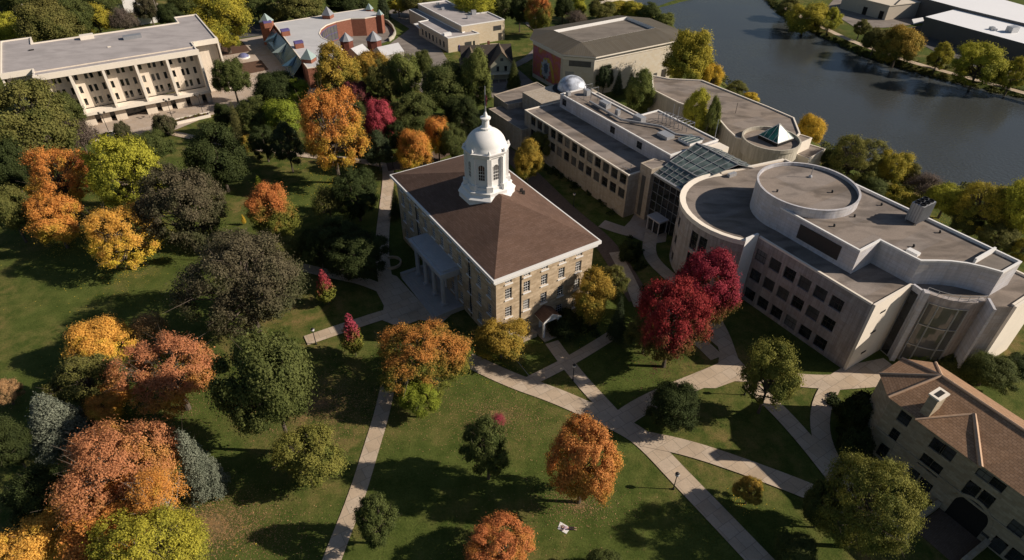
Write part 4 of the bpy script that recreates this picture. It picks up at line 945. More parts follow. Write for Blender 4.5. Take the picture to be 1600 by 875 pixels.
# ---------------------------------------------------------------- art centre with sunken round court
art = thing('art_centre', 'low brick art centre with a pale roof, round court and small pyramid turrets', 'building', (*xy(G(480, 60)), 0))
APX = [(427, 36), (496, 25), (517, 21), (568, 13.5), (599.5, 22.5), (570, 28.2), (548, 28.8), (524.5, 33.8), (510, 39), (502, 45), (499, 52), (503.5, 58.5), (515.5, 64), (535, 76), (522, 100), (480, 106)]
AP = [xy(G(*p, 6.2)) for p in APX]
MB().prism(AP, -.3, 6.2, False).build('wall', M_BRICK, art); flatroof(art, AP, 6.22, M_GRAVW, M_FASC, .12, .25)
gc = MB(); gb = MB(); seq = [xy(G(*p, 6.2)) for p in APX[7:13]]
for a, b in zip(seq, seq[1:]):
    d = (Vector(b)-Vector(a)).normalized(); n = Vector((-d.y, d.x)); c = Vector(xy(G(560, 50, 6)))-Vector(a); n = n if n.dot(c) > 0 else -n; a2, b2 = Vector(a)+n*.06, Vector(b)+n*.06
    gc.face([(*a2, .5), (*b2, .5), (*b2, 5.2), (*a2, 5.2)])
    for t in (0, .33, .66): q_ = a2.lerp(b2, t); gb.bar((*q_, .5), (*q_, 5.2), .08)
    for z in (.5, 2.8, 5.2): gb.bar((*a2, z), (*b2, z), .1)
gc.build('court_glass', M_GLASS, art); gb.build('court_glazing_bars', M_PURP, art)
ct = MB(); ct.face([(*xy(G(x, y, .12)), .12) for x, y in ((502, 62), (520, 45), (550, 50), (600, 36), (612, 44), (617, 54), (612, 62), (585, 72), (540, 76))][::-1]); o = ct.build('court_floor', M_DRIVE, art)
cw_ = MB(); pts = [G(x, y) for x, y in ((597, 33), (607, 37), (614, 44), (618, 53), (615, 60), (608, 65))]
for a, b in zip(pts, pts[1:]): d = (b-a).normalized(); n = Vector((-d.y, d.x, 0))*.25; cw_.prism([(a-n)[:2], (b-n)[:2], (b+n)[:2], (a+n)[:2]], -.1, 1.2, True)
cw_.build('court_wall', M_UNION, art)
def turret(x, y, z, s, zb, zt, m=M_TEAL, mb_=M_BRICK, n=4, rot=.55, parent=None):
    v = G(x, y, z); t = MB(); c = (v.x, v.y); t.lathe(c, [(s, -.2), (s, zb)], n, rot, False); tt = t.build('turret', mb_, parent or art)
    t = MB(); t.lathe(c, [(s*1.12, zb), (.03, zt)], n, rot); t.lathe(c, [(.02, zb-.02), (s*1.12, zb-.02)], n, rot, False); t.build('pyramid_roof', m, tt)
turret(416, 33, 7.6, 2.3, 7.6, 10.2); turret(512, 22, 7.4, 2.1, 7.3, 10.0, M_GREYM); turret(577, 14, 6.6, 1.5, 6.6, 8.6); turret(593, 22, 6.6, 1.3, 6.5, 8.2); turret(482, 90, 7.2, 2.3, 7.2, 9.8)
turret(541, 62, 4.2, 2.2, 4.2, 6.6, M_GREYM, M_BRICKD, 8); turret(584, 61, 4.2, 2.5, 4.2, 6.9, M_GREYM, M_BRICKD, 8)
for (x0, y0, x1, y1, hw) in ((549, 78, 566, 71, 2.8), (590, 76, 622, 69, 3.2)):
    p, q_ = Vector(xy(G(x0, y0, 4.5))), Vector(xy(G(x1, y1, 4.5))); gable(art, p, q_, hw, 3.2, 5.0, M_GRAVW, M_UNION, .15, 'court_house_roof')
bl = MB(); eps = [G(x, y, 6.0) for x, y in ((427, 44), (440, 58), (456, 76), (472, 98))]; dn = (eps[-1]-eps[0]).normalized(); no = Vector((dn.y, -dn.x, 0)); no = no if no.x < 0 else -no
for a, b in zip(eps, eps[1:]):
    bl.face([a, b, (b+no*3.2)-Vector((0, 0, 3.4)), (a+no*3.2)-Vector((0, 0, 3.4))]); bl.face([(a+no*3.2)-Vector((0, 0, 3.4)), (b+no*3.2)-Vector((0, 0, 3.4)), (*(b+no*3.2)[:2], 0), (*(a+no*3.2)[:2], 0)])
bl.build('glazed_slope', M_BLUEM, art)
for i, (a, b) in enumerate(zip(eps, eps[1:])):
    m_ = a.lerp(b, .5); v = MB(); t3 = (m_+no*5.2); v.face([(*m_[:2], 6.1), (*(m_-dn*2.2+no*2.4)[:2], 3.9), (*t3[:2], 3.6)]); v.face([(*m_[:2], 6.1), (*t3[:2], 3.6), (*(m_+dn*2.2+no*2.4)[:2], 3.9)]); v.build('prow_roof', M_TEAL if i == 1 else M_BLUEM, art)
for x, y in ((446, 51), (467, 70), (418, 38)):
    v = G(x, y, 7); b_ = MB(); b_.box((v.x, v.y, 6), (2.6, 1.6, 1.6), LANG); bb = b_.build('dormer', M_BRICK, art); MB().box((v.x, v.y, 7.6), (2.7, 1.7, .55), LANG).build('tile_band', M_PURP, bb)

# ---------------------------------------------------------------- old stone hall (lower right), clay tile roof
old = thing('stone_hall', 'old pale stone hall with brown clay tile roof, chimney and arched entrance', 'building', (*xy(G(1500, 760)), 0))
ze = 10.0
e0, e1, e2, e3 = G(1373.8, 584, ze), G(1387.6, 620.6, ze), G(1409.9, 560, ze), G(1461.9, 566.7, ze)
e_far = G(1573.3, 756.2, ze); ud = (e_far-e1).normalized(); vd = Vector((-ud.y, ud.x, 0)); vd = vd if vd.y > 0 else -vd
def O(u, v, z): q_ = e1+ud*u+vd*v; return (q_.x, q_.y, z)
LEN = 46.0
WD = (e3-e1).dot(vd); ridge0 = G(1471, 587.1, 12.5)
ru, rv = (ridge0-e1).dot(ud), (ridge0-e1).dot(vd); zr = 12.5
rf = MB(); R0 = O(ru, rv, zr); R1 = O(LEN-ru, rv, zr)
a1, a2 = O(0, 0, ze), O(LEN, 0, ze); b0_ = tuple(e3[:3]); b1_ = O(LEN, WD, ze)
rf.face([a1, a2, R1, R0]); rf.face([tuple(e0), a1, R0]); rf.face([tuple(e2), tuple(e0), R0]); rf.face([b0_, tuple(e2), R0]); rf.face([b1_, b0_, R0, R1]); rf.face([a2, b1_, R1])
roof = rf.build('roof', M_TILE, old)
rc = MB()
for p, q_ in ((tuple(e0), R0), (a1, R0), (tuple(e2), R0), (b0_, R0), (R0, R1)): rc.bar(Vector(p)+Vector((0, 0, .05)), Vector(q_)+Vector((0, 0, .05)), .17, 6)
rc.build('ridge_tiles', M_RIDGE, roof)
def OU(x, y, z=ze): v = G(x, y, z)-e1; return v.dot(ud), v.dot(vd)
# projecting hipped bay: eaves from (1428,656) to (1534,728), peak ridge inside the roof
g0u = OU(1428.4, 655.9)[0]; g1u = OU(1534.3, 728.3)[0]; gz = 11.7
pk0 = G(1432, 652, 10.4); pk1 = G(1522, 647, gz)
cr = MB(); A0_ = O(g0u, -.35, ze); A1_ = O(g1u, -.35, ze); pu, pv = (pk1-e1).dot(ud), (pk1-e1).dot(vd)
cr.face([A0_, A1_, O(pu, pv, gz)]); cr.face([A1_, O(g1u+2.2, 5.0, ze+1.95), O(pu, pv, gz)]); cr.face([O(pu, pv, gz), O(pu+1, pv+3, gz-.4), A0_])
crs = cr.build('bay_roof', M_TILE, old)
rc = MB(); rc.bar(Vector(O(pu, pv, gz)), Vector(A1_)+Vector((0, 0, .05)), .28, 6); rc.bar(Vector(A0_), Vector(O(pu, pv, gz+.05)), .16, 6); rc.build('ridge_tiles', M_RIDGE, crs)
foot = [O(.3, .45, 0)[:2], O(LEN-.3, .45, 0)[:2], O(LEN-.3, WD-.4, 0)[:2], xy(e3.lerp(ridge0, .05)), xy(e2.lerp(ridge0, .05)), xy(e0.lerp(ridge0, .06))]
F0, F1 = Vector(foot[0]), Vector(foot[1]); dO = (F1-F0).normalized(); nO = Vector((dO.y, -dO.x)); nO = nO if nO.y < 0 else -nO
flip = Vector((dO.y, -dO.x)).dot(nO) < 0
def onF(x, y):
    v = on_wall(x, y, F0, nO); return (Vector(xy(v))-F0).dot(dO), v.z
def oc(x, y): return (1330+x/2.692, 550+y/2.692)
ops = []; wins = []
for x, y, w_, h_, ar in ((222, 280, 1.5, 1.9, 0), (180, 348, 1.1, 1.9, 0), (133, 415, 1.2, 2.2, 1), (360, 395, 1.5, 1.9, 0), (405, 425, 1.5, 1.9, 0), (312, 460, 1.3, 2.1, 0), (352, 493, 1.3, 2.1, 0), (303, 568, 1.6, 2.5, 1), (258, 520, 1.2, 2.2, 1),
                       (560, 513, 1.5, 1.8, 0), (618, 555, 1.5, 1.8, 0), (505, 580, 1.4, 2.3, 1), (565, 622, 1.4, 2.3, 1), (695, 745, 1.6, 2.0, 0), (618, 812, 1.4, 2.1, 1), (688, 862, 1.4, 2.1, 1), (560, 770, 1.0, .6, 0)):
    u, z = onF(*oc(x, y)); wins.append((u, z-h_/2, w_, h_, ar)); ops.append((u-w_/2, u+w_/2, z-h_/2, z+h_/2))
for k in range(5): ops.append((33+k*2.6, 34.3+k*2.6, 6.8, 8.6)); wins.append((33.65+k*2.6, 6.8, 1.3, 1.8, 0))
up_, zp_ = onF(*oc(468, 715)); aw = 3.9; az0, az1 = -.3, 4.6
ops.append((up_-aw/2, up_+aw/2, az0, az1-1.2))
ow = MB()
p0_, p1_ = (F0, F1)
if flip:
    L_ = (F1-F0).length; facade(ow, F1, F0, -.3, ze, [(L_-o[1], L_-o[0], o[2], o[3]) for o in ops], .35)
else: facade(ow, F0, F1, -.3, ze, ops, .35)
fc = ccw(foot)
for a, b in zip(fc, fc[1:]+fc[:1]):
    if {a, b} != {foot[0], foot[1]}: facade(ow, a, b, -.3, ze, [])
ow.build('wall', M_LIMED, old)
angO = math.atan2(dO.y, dO.x)+(math.pi if flip else 0)
for u, zb, w_, h_, ar in wins:
    q_ = F0+dO*u-nO*(.22 if not ar else -.03)
    wn = put_window(old, q_.x, q_.y, zb, angO, w_, h_, 2, 2, arch=bool(ar))
    if ar:
        pass
ar_ = MB(); K = 16
def onW(u, z, k): q_ = F0+dO*u+nO*k; return (q_.x, q_.y, z)
for r0_, r1_, kk in ((aw/2, aw/2+.45, .12),):
    zc = az1-1.9
    for k in range(K):
        a, b = math.pi*k/K, math.pi*(k+1)/K
        f = [onW(up_+r0_*math.cos(a), zc+r0_*math.sin(a), kk), onW(up_+r1_*math.cos(a), zc+r1_*math.sin(a), kk), onW(up_+r1_*math.cos(b), zc+r1_*math.sin(b), kk), onW(up_+r0_*math.cos(b), zc+r0_*math.sin(b), kk)]
        ar_.face(f); ar_.face([f[1], onW(up_+r1_*math.cos(a), zc+r1_*math.sin(a), -.1), onW(up_+r1_*math.cos(b), zc+r1_*math.sin(b), -.1), f[2]])
ar_.build('entrance_arch', M_LIMED, old)
dk_ = MB(); dk_.face([onW(up_-aw/2, -.2, .03), onW(up_+aw/2, -.2, .03)]+[onW(up_+aw/2*math.cos(math.pi*k/K), zc+aw/2*math.sin(math.pi*k/K), .03) for k in range(K+1)]); dk_.build('entrance_recess_shade', M_DARK, old)  # flat dark sheet painted as the shade inside the arched recess
ba = MB()
for z, h_ in ((4.1, .3), (9.55, .4)): a, b = onW(.2, z, 0), onW(LEN-.8, z, 0); ba.prism([onW(.2, z, .02)[:2], onW(LEN-.8, z, .02)[:2], onW(LEN-.8, z, .16)[:2], onW(.2, z, .16)[:2]], z, z+h_, True, True)
ba.build('string_course', M_LIMED, old)
for s in (-1, 1):
    u = up_+s*(aw/2+1.0); wg = MB(); wg.prism([onW(u-.3, 0, .1)[:2], onW(u+.3, 0, .1)[:2], onW(u+.3, 0, 5.0)[:2], onW(u-.3, 0, 5.0)[:2]], -.1, 1.1, True); wg.build('entrance_side_wall', M_LIMED, old)
ps = MB(); ps.prism([onW(up_-aw/2-.6, 0, .1)[:2], onW(up_+aw/2+.6, 0, .1)[:2], onW(up_+aw/2+.6, 0, 5.5)[:2], onW(up_-aw/2-.6, 0, 5.5)[:2]], -.1, .12, True); ps.build('entrance_pavement', M_PAVER, old)
cv = G(1454, 638, 11.0); ch_ = MB(); ch_.box((cv.x, cv.y, 9.8), (1.9, 1.1, 3.6), math.atan2(ud.y, ud.x)+R(90)); chim = ch_.build('chimney', M_LIMED, old)
ch_ = MB(); ch_.box((cv.x, cv.y, 13.4), (2.15, 1.35, .22), math.atan2(ud.y, ud.x)+R(90)); ch_.build('chimney_cap', M_FASC, chim)
ch_ = MB(); ch_.box((cv.x, cv.y, 13.62), (1.4, .6, .03), math.atan2(ud.y, ud.x)+R(90)); ch_.build('flue', M_DARK, chim)
rw = MB(); gable(old, Vector(O(24, WD+4, 0)[:2]), Vector(O(30, WD+10, 0)[:2]), 5, 8, 10.5, M_TILE, M_LIMED, .3, 'rear_wing_roof')

# ---------------------------------------------------------------- far bank warehouses and edge-of-frame buildings
wh = thing('white_roofed_warehouse', 'large warehouse with a bright white roof beyond the river', 'warehouse', (*xy(G(1540, 30, 2)), -4))
for px, z, nm in (([(1446, 26), (1500, 12.6), (1700, 62), (1700, 95)], 2.6, 'front_roof'), ([(1500, 12), (1447, -2), (1420, -12), (1520, -14), (1700, 36), (1700, 60)], 3.6, 'rear_roof')):
    P_w = [xy(G(*p, z)) for p in px]; MB().prism(P_w, -5, z-.02, False).build('wall', M_WHALL, wh); MB().prism(P_w, z-.3, z, True).build(nm, M_MEMB, wh)
for x, y, s in ((1549, 46, 1.6), (1554, 48, 1.2), (1580, 50, 3.2)):
    v = G(x, y, 2.6); MB().box((v.x, v.y, 2.6), (s, s*.8, s*.6), .3).build('rooftop_unit', M_STEEL, wh)
ca_ = MB(); P_w = [xy(G(*p, -.5)) for p in ((1425, 30), (1442, 27), (1444, 33), (1428, 37))]; ca_.prism(P_w, -.8, -.5, True, True); ca_.build('loading_canopy', M_WHITE, wh)
tw = thing('tan_warehouse', 'tan metal warehouse with dark doors on the far bank', 'warehouse', (*xy(G(1400, 8, 0)), -4))
PW = [xy(G(*p, 1.6)) for p in ((1318, -8), (1390, 9.5), (1441, 3.5), (1446, -6), (1400, -20))]; M_TANW = mat('tan_metal', (.50, .44, .36), var=.06, scale=.3)
MB().prism(PW, -5, 1.6, False).build('wall', M_TANW, tw); MB().prism(offset_out(PW, .3), 1.6, 1.9, True, True).build('roof', mat('tan_roof', (.62, .55, .45), var=.06), tw)
a_, b_2 = Vector(PW[0]), Vector(PW[1])
for t in (.5, .85): pxpanel(tw, 'loading_door', M_DARK, (a_.lerp(b_2, t), a_.lerp(b_2, t+.09)), -4, -.8)
rd = MB(); p_, q_ = Vector((*b_2, 1.95)), Vector((*xy(G(1412, -4, 1.6)), 1.95)); rd.bar(p_+Vector((2.5, .8, 0)), q_, .3); rd.build('roof_seam', M_FRAME, tw)
gy = thing('grey_slab_tower', 'tall pale slab sided building cut off by the top left edge', 'building', (*xy(G(14, 30)), 0))
tb = MB(); v = Vector(xy(G(16, 30))); tb.prism([v, v+LU*2.4, v+LU*2.4+LV*14, v+LV*14], 0, 26, True); tb.prism([v+LU*3.4+LV*1, v+LU*5+LV*1, v+LU*5+LV*13, v+LU*3.4+LV*13], 0, 26, True); tb.build('pier', M_CONC, gy)
tb = MB(); tb.prism([v-LU*9+LV*.6, v+LV*.6, v+LV*13, v-LU*9+LV*13], 0, 25.5, True); tb.build('wall', M_FRAME, gy)
hs = thing('timbered_house', 'dark roofed house with white gable ends behind the library', 'house', (*xy(G(215, 18)), 0))
hc2 = Vector(xy(G(212, 12)))
gable(hs, hc2-LU*7, hc2+LU*7, 4.5, 5, 9, mat('brown_roof', (.12, .07, .05), var=.12), M_WHITE, .5); gable(hs, hc2-LU*1.0-LV*7, hc2-LU*1.0, 3.4, 5, 8.6, mat('brown_roof', (.12, .07, .05)), M_WHITE, .5, 'gable_roof')
hs2 = thing('pale_house', 'small pale house among trees behind the library roof', 'house', (*xy(G(236, 30)), 0)); hc3 = Vector(xy(G(236, 33)))
gable(hs2, hc3-LU*4, hc3+LU*4, 3.2, 3.4, 6, mat('light_shingle', (.36, .30, .25), var=.15), M_WHITE, .3)
dam = MB(); P_w = [xy(G(*p)) for p in ((936, 3), (990, -6), (992, -4), (938, 6))]; dam.prism(P_w, -1, .5, True); tag(dam.build('canal_wall', M_CONC, loc=(*P_w[0], 0)), 'pale concrete canal wall at the top edge near the river', 'wall')

# ---------------------------------------------------------------- foliage
def leaf_mat(name, top, low, amt=.5, trans=.28, spread=.35, zr=(.6, 2.0)):
    m = bpy.data.materials.new(name); m.use_nodes = True; t = m.node_tree; N = t.nodes.new; L = t.links.new; b = t.nodes['Principled BSDF']
    tc = N('ShaderNodeTexCoord'); sep = N('ShaderNodeSeparateXYZ'); L(tc.outputs['Object'], sep.inputs[0])
    oi = N('ShaderNodeObjectInfo'); at = N('ShaderNodeAttribute'); at.attribute_name = 'rnd'
    sc = N('ShaderNodeVectorMath'); sc.operation = 'SCALE'; sc.inputs[0].default_value = (40, 25, 31); L(oi.outputs['Random'], sc.inputs[3])
    ad = N('ShaderNodeVectorMath'); L(tc.outputs['Object'], ad.inputs[0]); L(sc.outputs[0], ad.inputs[1])
    n = N('ShaderNodeTexNoise'); n.inputs['Scale'].default_value = 2.1; n.inputs['Detail'].default_value = 4; L(ad.outputs[0], n.inputs['Vector'])
    # share of the two leaf colours: by height in the crown, patches and single leaves
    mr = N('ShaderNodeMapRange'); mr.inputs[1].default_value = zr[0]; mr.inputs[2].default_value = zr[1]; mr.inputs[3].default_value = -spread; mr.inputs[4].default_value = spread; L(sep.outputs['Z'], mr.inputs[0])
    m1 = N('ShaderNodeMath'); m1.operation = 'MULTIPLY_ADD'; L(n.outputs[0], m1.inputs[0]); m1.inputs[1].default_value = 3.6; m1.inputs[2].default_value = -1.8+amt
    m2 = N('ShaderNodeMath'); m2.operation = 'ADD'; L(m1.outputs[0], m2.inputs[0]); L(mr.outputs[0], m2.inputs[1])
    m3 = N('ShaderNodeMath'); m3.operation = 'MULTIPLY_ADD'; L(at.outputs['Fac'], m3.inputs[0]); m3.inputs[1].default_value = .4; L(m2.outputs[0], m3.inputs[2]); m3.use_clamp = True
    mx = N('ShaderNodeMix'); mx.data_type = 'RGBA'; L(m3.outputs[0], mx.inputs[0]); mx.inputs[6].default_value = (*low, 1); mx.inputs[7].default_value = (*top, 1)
    hs = N('ShaderNodeHueSaturation'); L(mx.outputs[2], hs.inputs['Color'])
    v = N('ShaderNodeMapRange'); L(at.outputs['Fac'], v.inputs[0]); v.inputs[3].default_value = .85; v.inputs[4].default_value = 1.5
    hr = N('ShaderNodeMapRange'); L(oi.outputs['Random'], hr.inputs[0]); hr.inputs[3].default_value = .494; hr.inputs[4].default_value = .510; L(hr.outputs[0], hs.inputs['Hue'])
    hs.inputs['Saturation'].default_value = .95
    L(v.outputs[0], hs.inputs['Value'])
    L(hs.outputs[0], b.inputs['Base Color']); b.inputs['Roughness'].default_value = .7; b.inputs['Specular IOR Level'].default_value = .12
    tr = N('ShaderNodeBsdfTranslucent'); L(hs.outputs[0], tr.inputs[0]); ms = N('ShaderNodeMixShader'); ms.inputs[0].default_value = trans
    L(b.outputs[0], ms.inputs[1]); L(tr.outputs[0], ms.inputs[2]); L(ms.outputs[0], t.nodes['Material Output'].inputs[0])
    return m
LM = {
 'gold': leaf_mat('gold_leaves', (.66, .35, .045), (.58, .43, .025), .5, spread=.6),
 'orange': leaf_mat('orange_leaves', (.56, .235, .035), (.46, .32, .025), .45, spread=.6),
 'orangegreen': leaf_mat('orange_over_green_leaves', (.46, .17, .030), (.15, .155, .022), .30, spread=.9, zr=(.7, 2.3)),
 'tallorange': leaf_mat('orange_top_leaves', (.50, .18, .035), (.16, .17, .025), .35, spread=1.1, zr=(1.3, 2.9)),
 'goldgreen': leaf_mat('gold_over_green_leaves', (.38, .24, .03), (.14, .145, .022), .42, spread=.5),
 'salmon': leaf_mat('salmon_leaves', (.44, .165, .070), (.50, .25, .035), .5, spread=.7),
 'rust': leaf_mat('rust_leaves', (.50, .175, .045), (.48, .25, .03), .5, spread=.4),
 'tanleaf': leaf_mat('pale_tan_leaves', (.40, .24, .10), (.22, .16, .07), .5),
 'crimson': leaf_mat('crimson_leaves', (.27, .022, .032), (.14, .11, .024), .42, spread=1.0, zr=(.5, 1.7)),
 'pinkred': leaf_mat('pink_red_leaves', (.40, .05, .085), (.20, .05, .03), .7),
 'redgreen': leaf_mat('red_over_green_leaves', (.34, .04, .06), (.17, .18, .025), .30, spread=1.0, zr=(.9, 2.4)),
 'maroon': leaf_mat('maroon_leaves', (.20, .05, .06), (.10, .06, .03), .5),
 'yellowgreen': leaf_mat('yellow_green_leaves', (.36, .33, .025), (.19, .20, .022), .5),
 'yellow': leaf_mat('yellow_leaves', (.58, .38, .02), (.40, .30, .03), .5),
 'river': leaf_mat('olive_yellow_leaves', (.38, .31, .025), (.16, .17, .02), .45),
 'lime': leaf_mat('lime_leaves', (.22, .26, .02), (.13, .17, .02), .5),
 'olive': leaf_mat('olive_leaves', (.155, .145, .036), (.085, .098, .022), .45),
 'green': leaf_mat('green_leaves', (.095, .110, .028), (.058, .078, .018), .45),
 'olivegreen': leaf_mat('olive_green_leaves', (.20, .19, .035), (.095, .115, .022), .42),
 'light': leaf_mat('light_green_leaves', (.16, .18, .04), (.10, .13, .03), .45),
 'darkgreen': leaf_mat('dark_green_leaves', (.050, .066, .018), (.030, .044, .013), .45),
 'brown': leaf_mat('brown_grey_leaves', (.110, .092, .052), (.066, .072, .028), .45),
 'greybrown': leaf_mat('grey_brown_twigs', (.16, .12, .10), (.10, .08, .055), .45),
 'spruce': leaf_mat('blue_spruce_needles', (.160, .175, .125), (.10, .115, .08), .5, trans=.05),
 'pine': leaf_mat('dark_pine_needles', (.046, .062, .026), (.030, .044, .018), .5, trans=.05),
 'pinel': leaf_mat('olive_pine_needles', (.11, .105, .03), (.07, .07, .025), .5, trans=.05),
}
def leaf_mesh(name, pts, nrm, size, rng, smax=1.5):
    n = len(pts); a = rng.normal(size=(n, 3)); N_ = nrm+rng.normal(size=(n, 3))*.55; N_ /= np.linalg.norm(N_, axis=1)[:, None]+1e-9
    U_ = np.cross(N_, a); U_ /= np.linalg.norm(U_, axis=1)[:, None]+1e-9; V_ = np.cross(N_, U_)
    s = size*rng.uniform(.55, smax, n)[:, None]; w_ = rng.uniform(.5, .9, n)[:, None]
    q = np.stack([pts-U_*s, pts-V_*s*w_*.8, pts+U_*s, pts+V_*s*w_], 1).reshape(-1, 3)
    me = bpy.data.meshes.new(name); me.vertices.add(4*n); me.vertices.foreach_set('co', q.ravel())
    me.loops.add(4*n); me.loops.foreach_set('vertex_index', np.arange(4*n, dtype=np.int32)); me.polygons.add(n)
    me.polygons.foreach_set('loop_start', np.arange(0, 4*n, 4, dtype=np.int32)); me.polygons.foreach_set('loop_total', np.full(n, 4, dtype=np.int32))
    at = me.attributes.new('rnd', 'FLOAT', 'FACE'); at.data.foreach_set('value', rng.uniform(0, 1, n)); me.update(); me.validate()
    return me
def sph(n, rng):
    v = rng.normal(size=(n, 3)); return v/np.linalg.norm(v, axis=1)[:, None]
def broad(name, seed, height=2.1, zc=1.18, c=.92, clumps=150, per=430, size=.0225, cr=(.11, .21), lump=.22, gap=0.0, taper=0.0, lobes=9):
    """crown of leaf clumps set on several overlapping lobes; unit half width 1, returns crown and limb tips"""
    rng = np.random.default_rng(seed); P = []; NN = []; tips = []
    LC = []
    for k in range(lobes):
        a = k*2.4+rng.normal()*.35; f = (k+.5)/lobes; zz = 1.0-1.75*f+rng.normal()*.1; hr = math.sqrt(max(0, 1-min(1, abs(zz))**2))
        q = .52+rng.uniform(-lump, lump)*.5; w_ = 1-taper*max(0, zz+.15)
        LC.append((np.array([math.cos(a)*hr*q*w_, math.sin(a)*hr*q*w_, zz*.55]), rng.uniform(.40, .56)*(1-.35*taper*max(0, zz))))
    LC.append((np.array([0, 0, -.02]), .58))
    cnt = 0; tries = 0
    while cnt < clumps and tries < clumps*12:
        tries += 1; j = rng.integers(len(LC)); lc, lr = LC[j]; v = sph(1, rng)[0]; p = lc+v*lr*rng.uniform(.82, 1.04)
        if v[2] < -.75 or rng.uniform() < .1 or any(np.linalg.norm(p-q) < r*.8 for i, (q, r) in enumerate(LC) if i != j): continue
        if rng.uniform() < gap: cnt += 1; continue
        cnt += 1; R_ = rng.uniform(*cr); cen = np.array([p[0], p[1], zc+p[2]*c]); tips.append(cen)
        m = int(per*(R_/.16)**2); s = sph(m, rng); rad = R_*np.where(rng.uniform(0, 1, m) < .20, rng.uniform(1.0, 2.0, m), rng.uniform(.3, 1.15, m)**.6)
        pp = cen+s*rad[:, None]*np.array([1, 1, .7]); out = pp-np.array([lc[0]*.6, lc[1]*.6, zc+lc[2]*.6-.2]); out /= np.linalg.norm(out, axis=1)[:, None]
        P.append(pp); NN.append(s*.6+out*.9+np.array([0, 0, .2]))
    P = np.concatenate(P); NN = np.concatenate(NN); k_ = .97/np.percentile(np.hypot(P[:, 0], P[:, 1]), 96); P[:, :2] *= k_; tips = [t*np.array([k_, k_, 1]) for t in tips]; P[:, 2] = np.clip(P[:, 2], .1, height*1.05)
    return leaf_mesh(name, P, NN, size, rng), tips
def limbs(name, tips, height, seed, r0=.055, lean=.0, n=26):
    rng = np.random.default_rng(seed+99); mb = MB(); fork = np.array([lean*.4, 0, height*.26]); b0 = np.array([0, 0, -.12])
    mb.bar(b0, fork*np.array([.5, .5, .5]), r0*1.25, 7, r0); mb.bar(fork*.5, fork, r0, 7, r0*.85); top = np.array([lean, 0, height*.72]); mb.bar(fork, top, r0*.8, 6, r0*.2)
    for i in rng.permutation(len(tips))[:n]:
        t = np.array(tips[i]); s = rng.uniform(0, .75); a = fork+(top-fork)*s; a[2] = min(a[2], max(fork[2], t[2]-.2)); mid = (a*.5+t*.5)+np.array([0, 0, -.08])+rng.normal(size=3)*.04
        mb.bar(a, mid, r0*.42, 5, r0*.22); mb.bar(mid, t, r0*.22, 4, r0*.06)
        for _ in range(3): e_ = t+rng.normal(size=3)*.16; mb.bar(mid*.4+t*.6, e_, r0*.12, 3, r0*.03)
    me = bpy.data.meshes.new(name); me.from_pydata(mb.v, [], mb.f); me.update(); return me
def conifer(name, seed, height=3.0, levels=30, size=.025, droop=.25, per=80, base=.16, power=.9):
    rng = np.random.default_rng(seed); P = []; NN = []; tips = []
    for l in range(levels):
        f = l/(levels-1); z = height*(base+(1-base)*f); R_ = (1-f)**power*.98+.03; nb = max(4, int(11*(1-f)+4)); ph_ = rng.uniform(0, 6.28)
        for k in range(nb):
            a = ph_+2*math.pi*k/nb+rng.normal()*.15; L_ = R_*rng.uniform(.72, 1.08); m = max(10, int(per*L_*2.2)); t = rng.uniform(.12, 1, m)**.7; wd_ = .13*(1.15-t)+.05
            side = rng.normal(size=m)*wd_; r = t*L_; x = r*math.cos(a)-side*math.sin(a); y = r*math.sin(a)+side*math.cos(a)
            zz = z-droop*r*t+.1*t*t+rng.normal(size=m)*.035+(-abs(side)*.35); P.append(np.stack([x, y, zz], 1)); NN.append(np.stack([np.cos(a)*np.ones(m)*.6, np.sin(a)*np.ones(m)*.6, np.full(m, .9)], 1))
            if k % 3 == 0: tips.append(np.array([math.cos(a)*L_*.7, math.sin(a)*L_*.7, z-droop*L_*.5]))
    return leaf_mesh(name, np.concatenate(P), np.concatenate(NN), size, rng, 1.3), tips
def wispy(name, seed, height=2.1, zc=1.2, c=.85, n=9000, size=.022):
    rng = np.random.default_rng(seed); P = []; tips = []
    for _ in range(150):
        v = sph(1, rng)[0]; v[2] = abs(v[2])*1.1-.45; r = rng.uniform(.35, 1); t = np.array([v[0]*r, v[1]*r, zc+v[2]*r*c]); tips.append(t); m = n//150; P.append(t+rng.normal(size=(m, 3))*np.array([.085, .085, .11]))
    P = np.concatenate(P); return leaf_mesh(name, P, P-np.array([0, 0, .6]), size, rng), tips
PROTO = {}
def reg(key, mt, height, frac_b, seed, trunk=None, **kw):
    me, tips = mt; PROTO[key] = (me, limbs('trunk', tips, height, seed, **kw), height, frac_b)
reg('b0', broad('broad_crown', 1), 2.1, .12, 1); reg('b1', broad('broad_crown', 2, lump=.34, lobes=7), 2.1, .12, 2); reg('b2', broad('broad_crown', 3, lobes=6, lump=.3, clumps=130), 2.05, .12, 3)
reg('b3', broad('broad_crown', 4, clumps=240, cr=(.08, .16), size=.019, lump=.25, lobes=12), 2.1, .12, 4)
reg('bb', broad('large_crown', 21, clumps=330, per=430, cr=(.07, .145), size=.0145, lump=.3, lobes=11), 2.1, .12, 21, n=60)
reg('bg', broad('large_open_crown', 22, clumps=300, per=430, cr=(.07, .15), size=.0155, lump=.45, lobes=9, gap=.3), 2.1, .12, 22, n=80)
reg('g0', broad('gappy_crown', 5, gap=.25, lump=.42, lobes=9), 2.1, .12, 5, n=50); reg('g1', broad('gappy_crown', 6, gap=.33, lump=.45, lobes=7, cr=(.10, .19)), 2.15, .12, 6, n=50)
reg('o0', broad('oval_crown', 7, 2.9, 1.6, 1.45, clumps=180, taper=.4), 2.9, .1, 7, r0=.045); reg('o1', broad('oval_crown', 8, 2.7, 1.5, 1.35, clumps=170, taper=.3, lump=.25), 2.7, .1, 8, r0=.045)
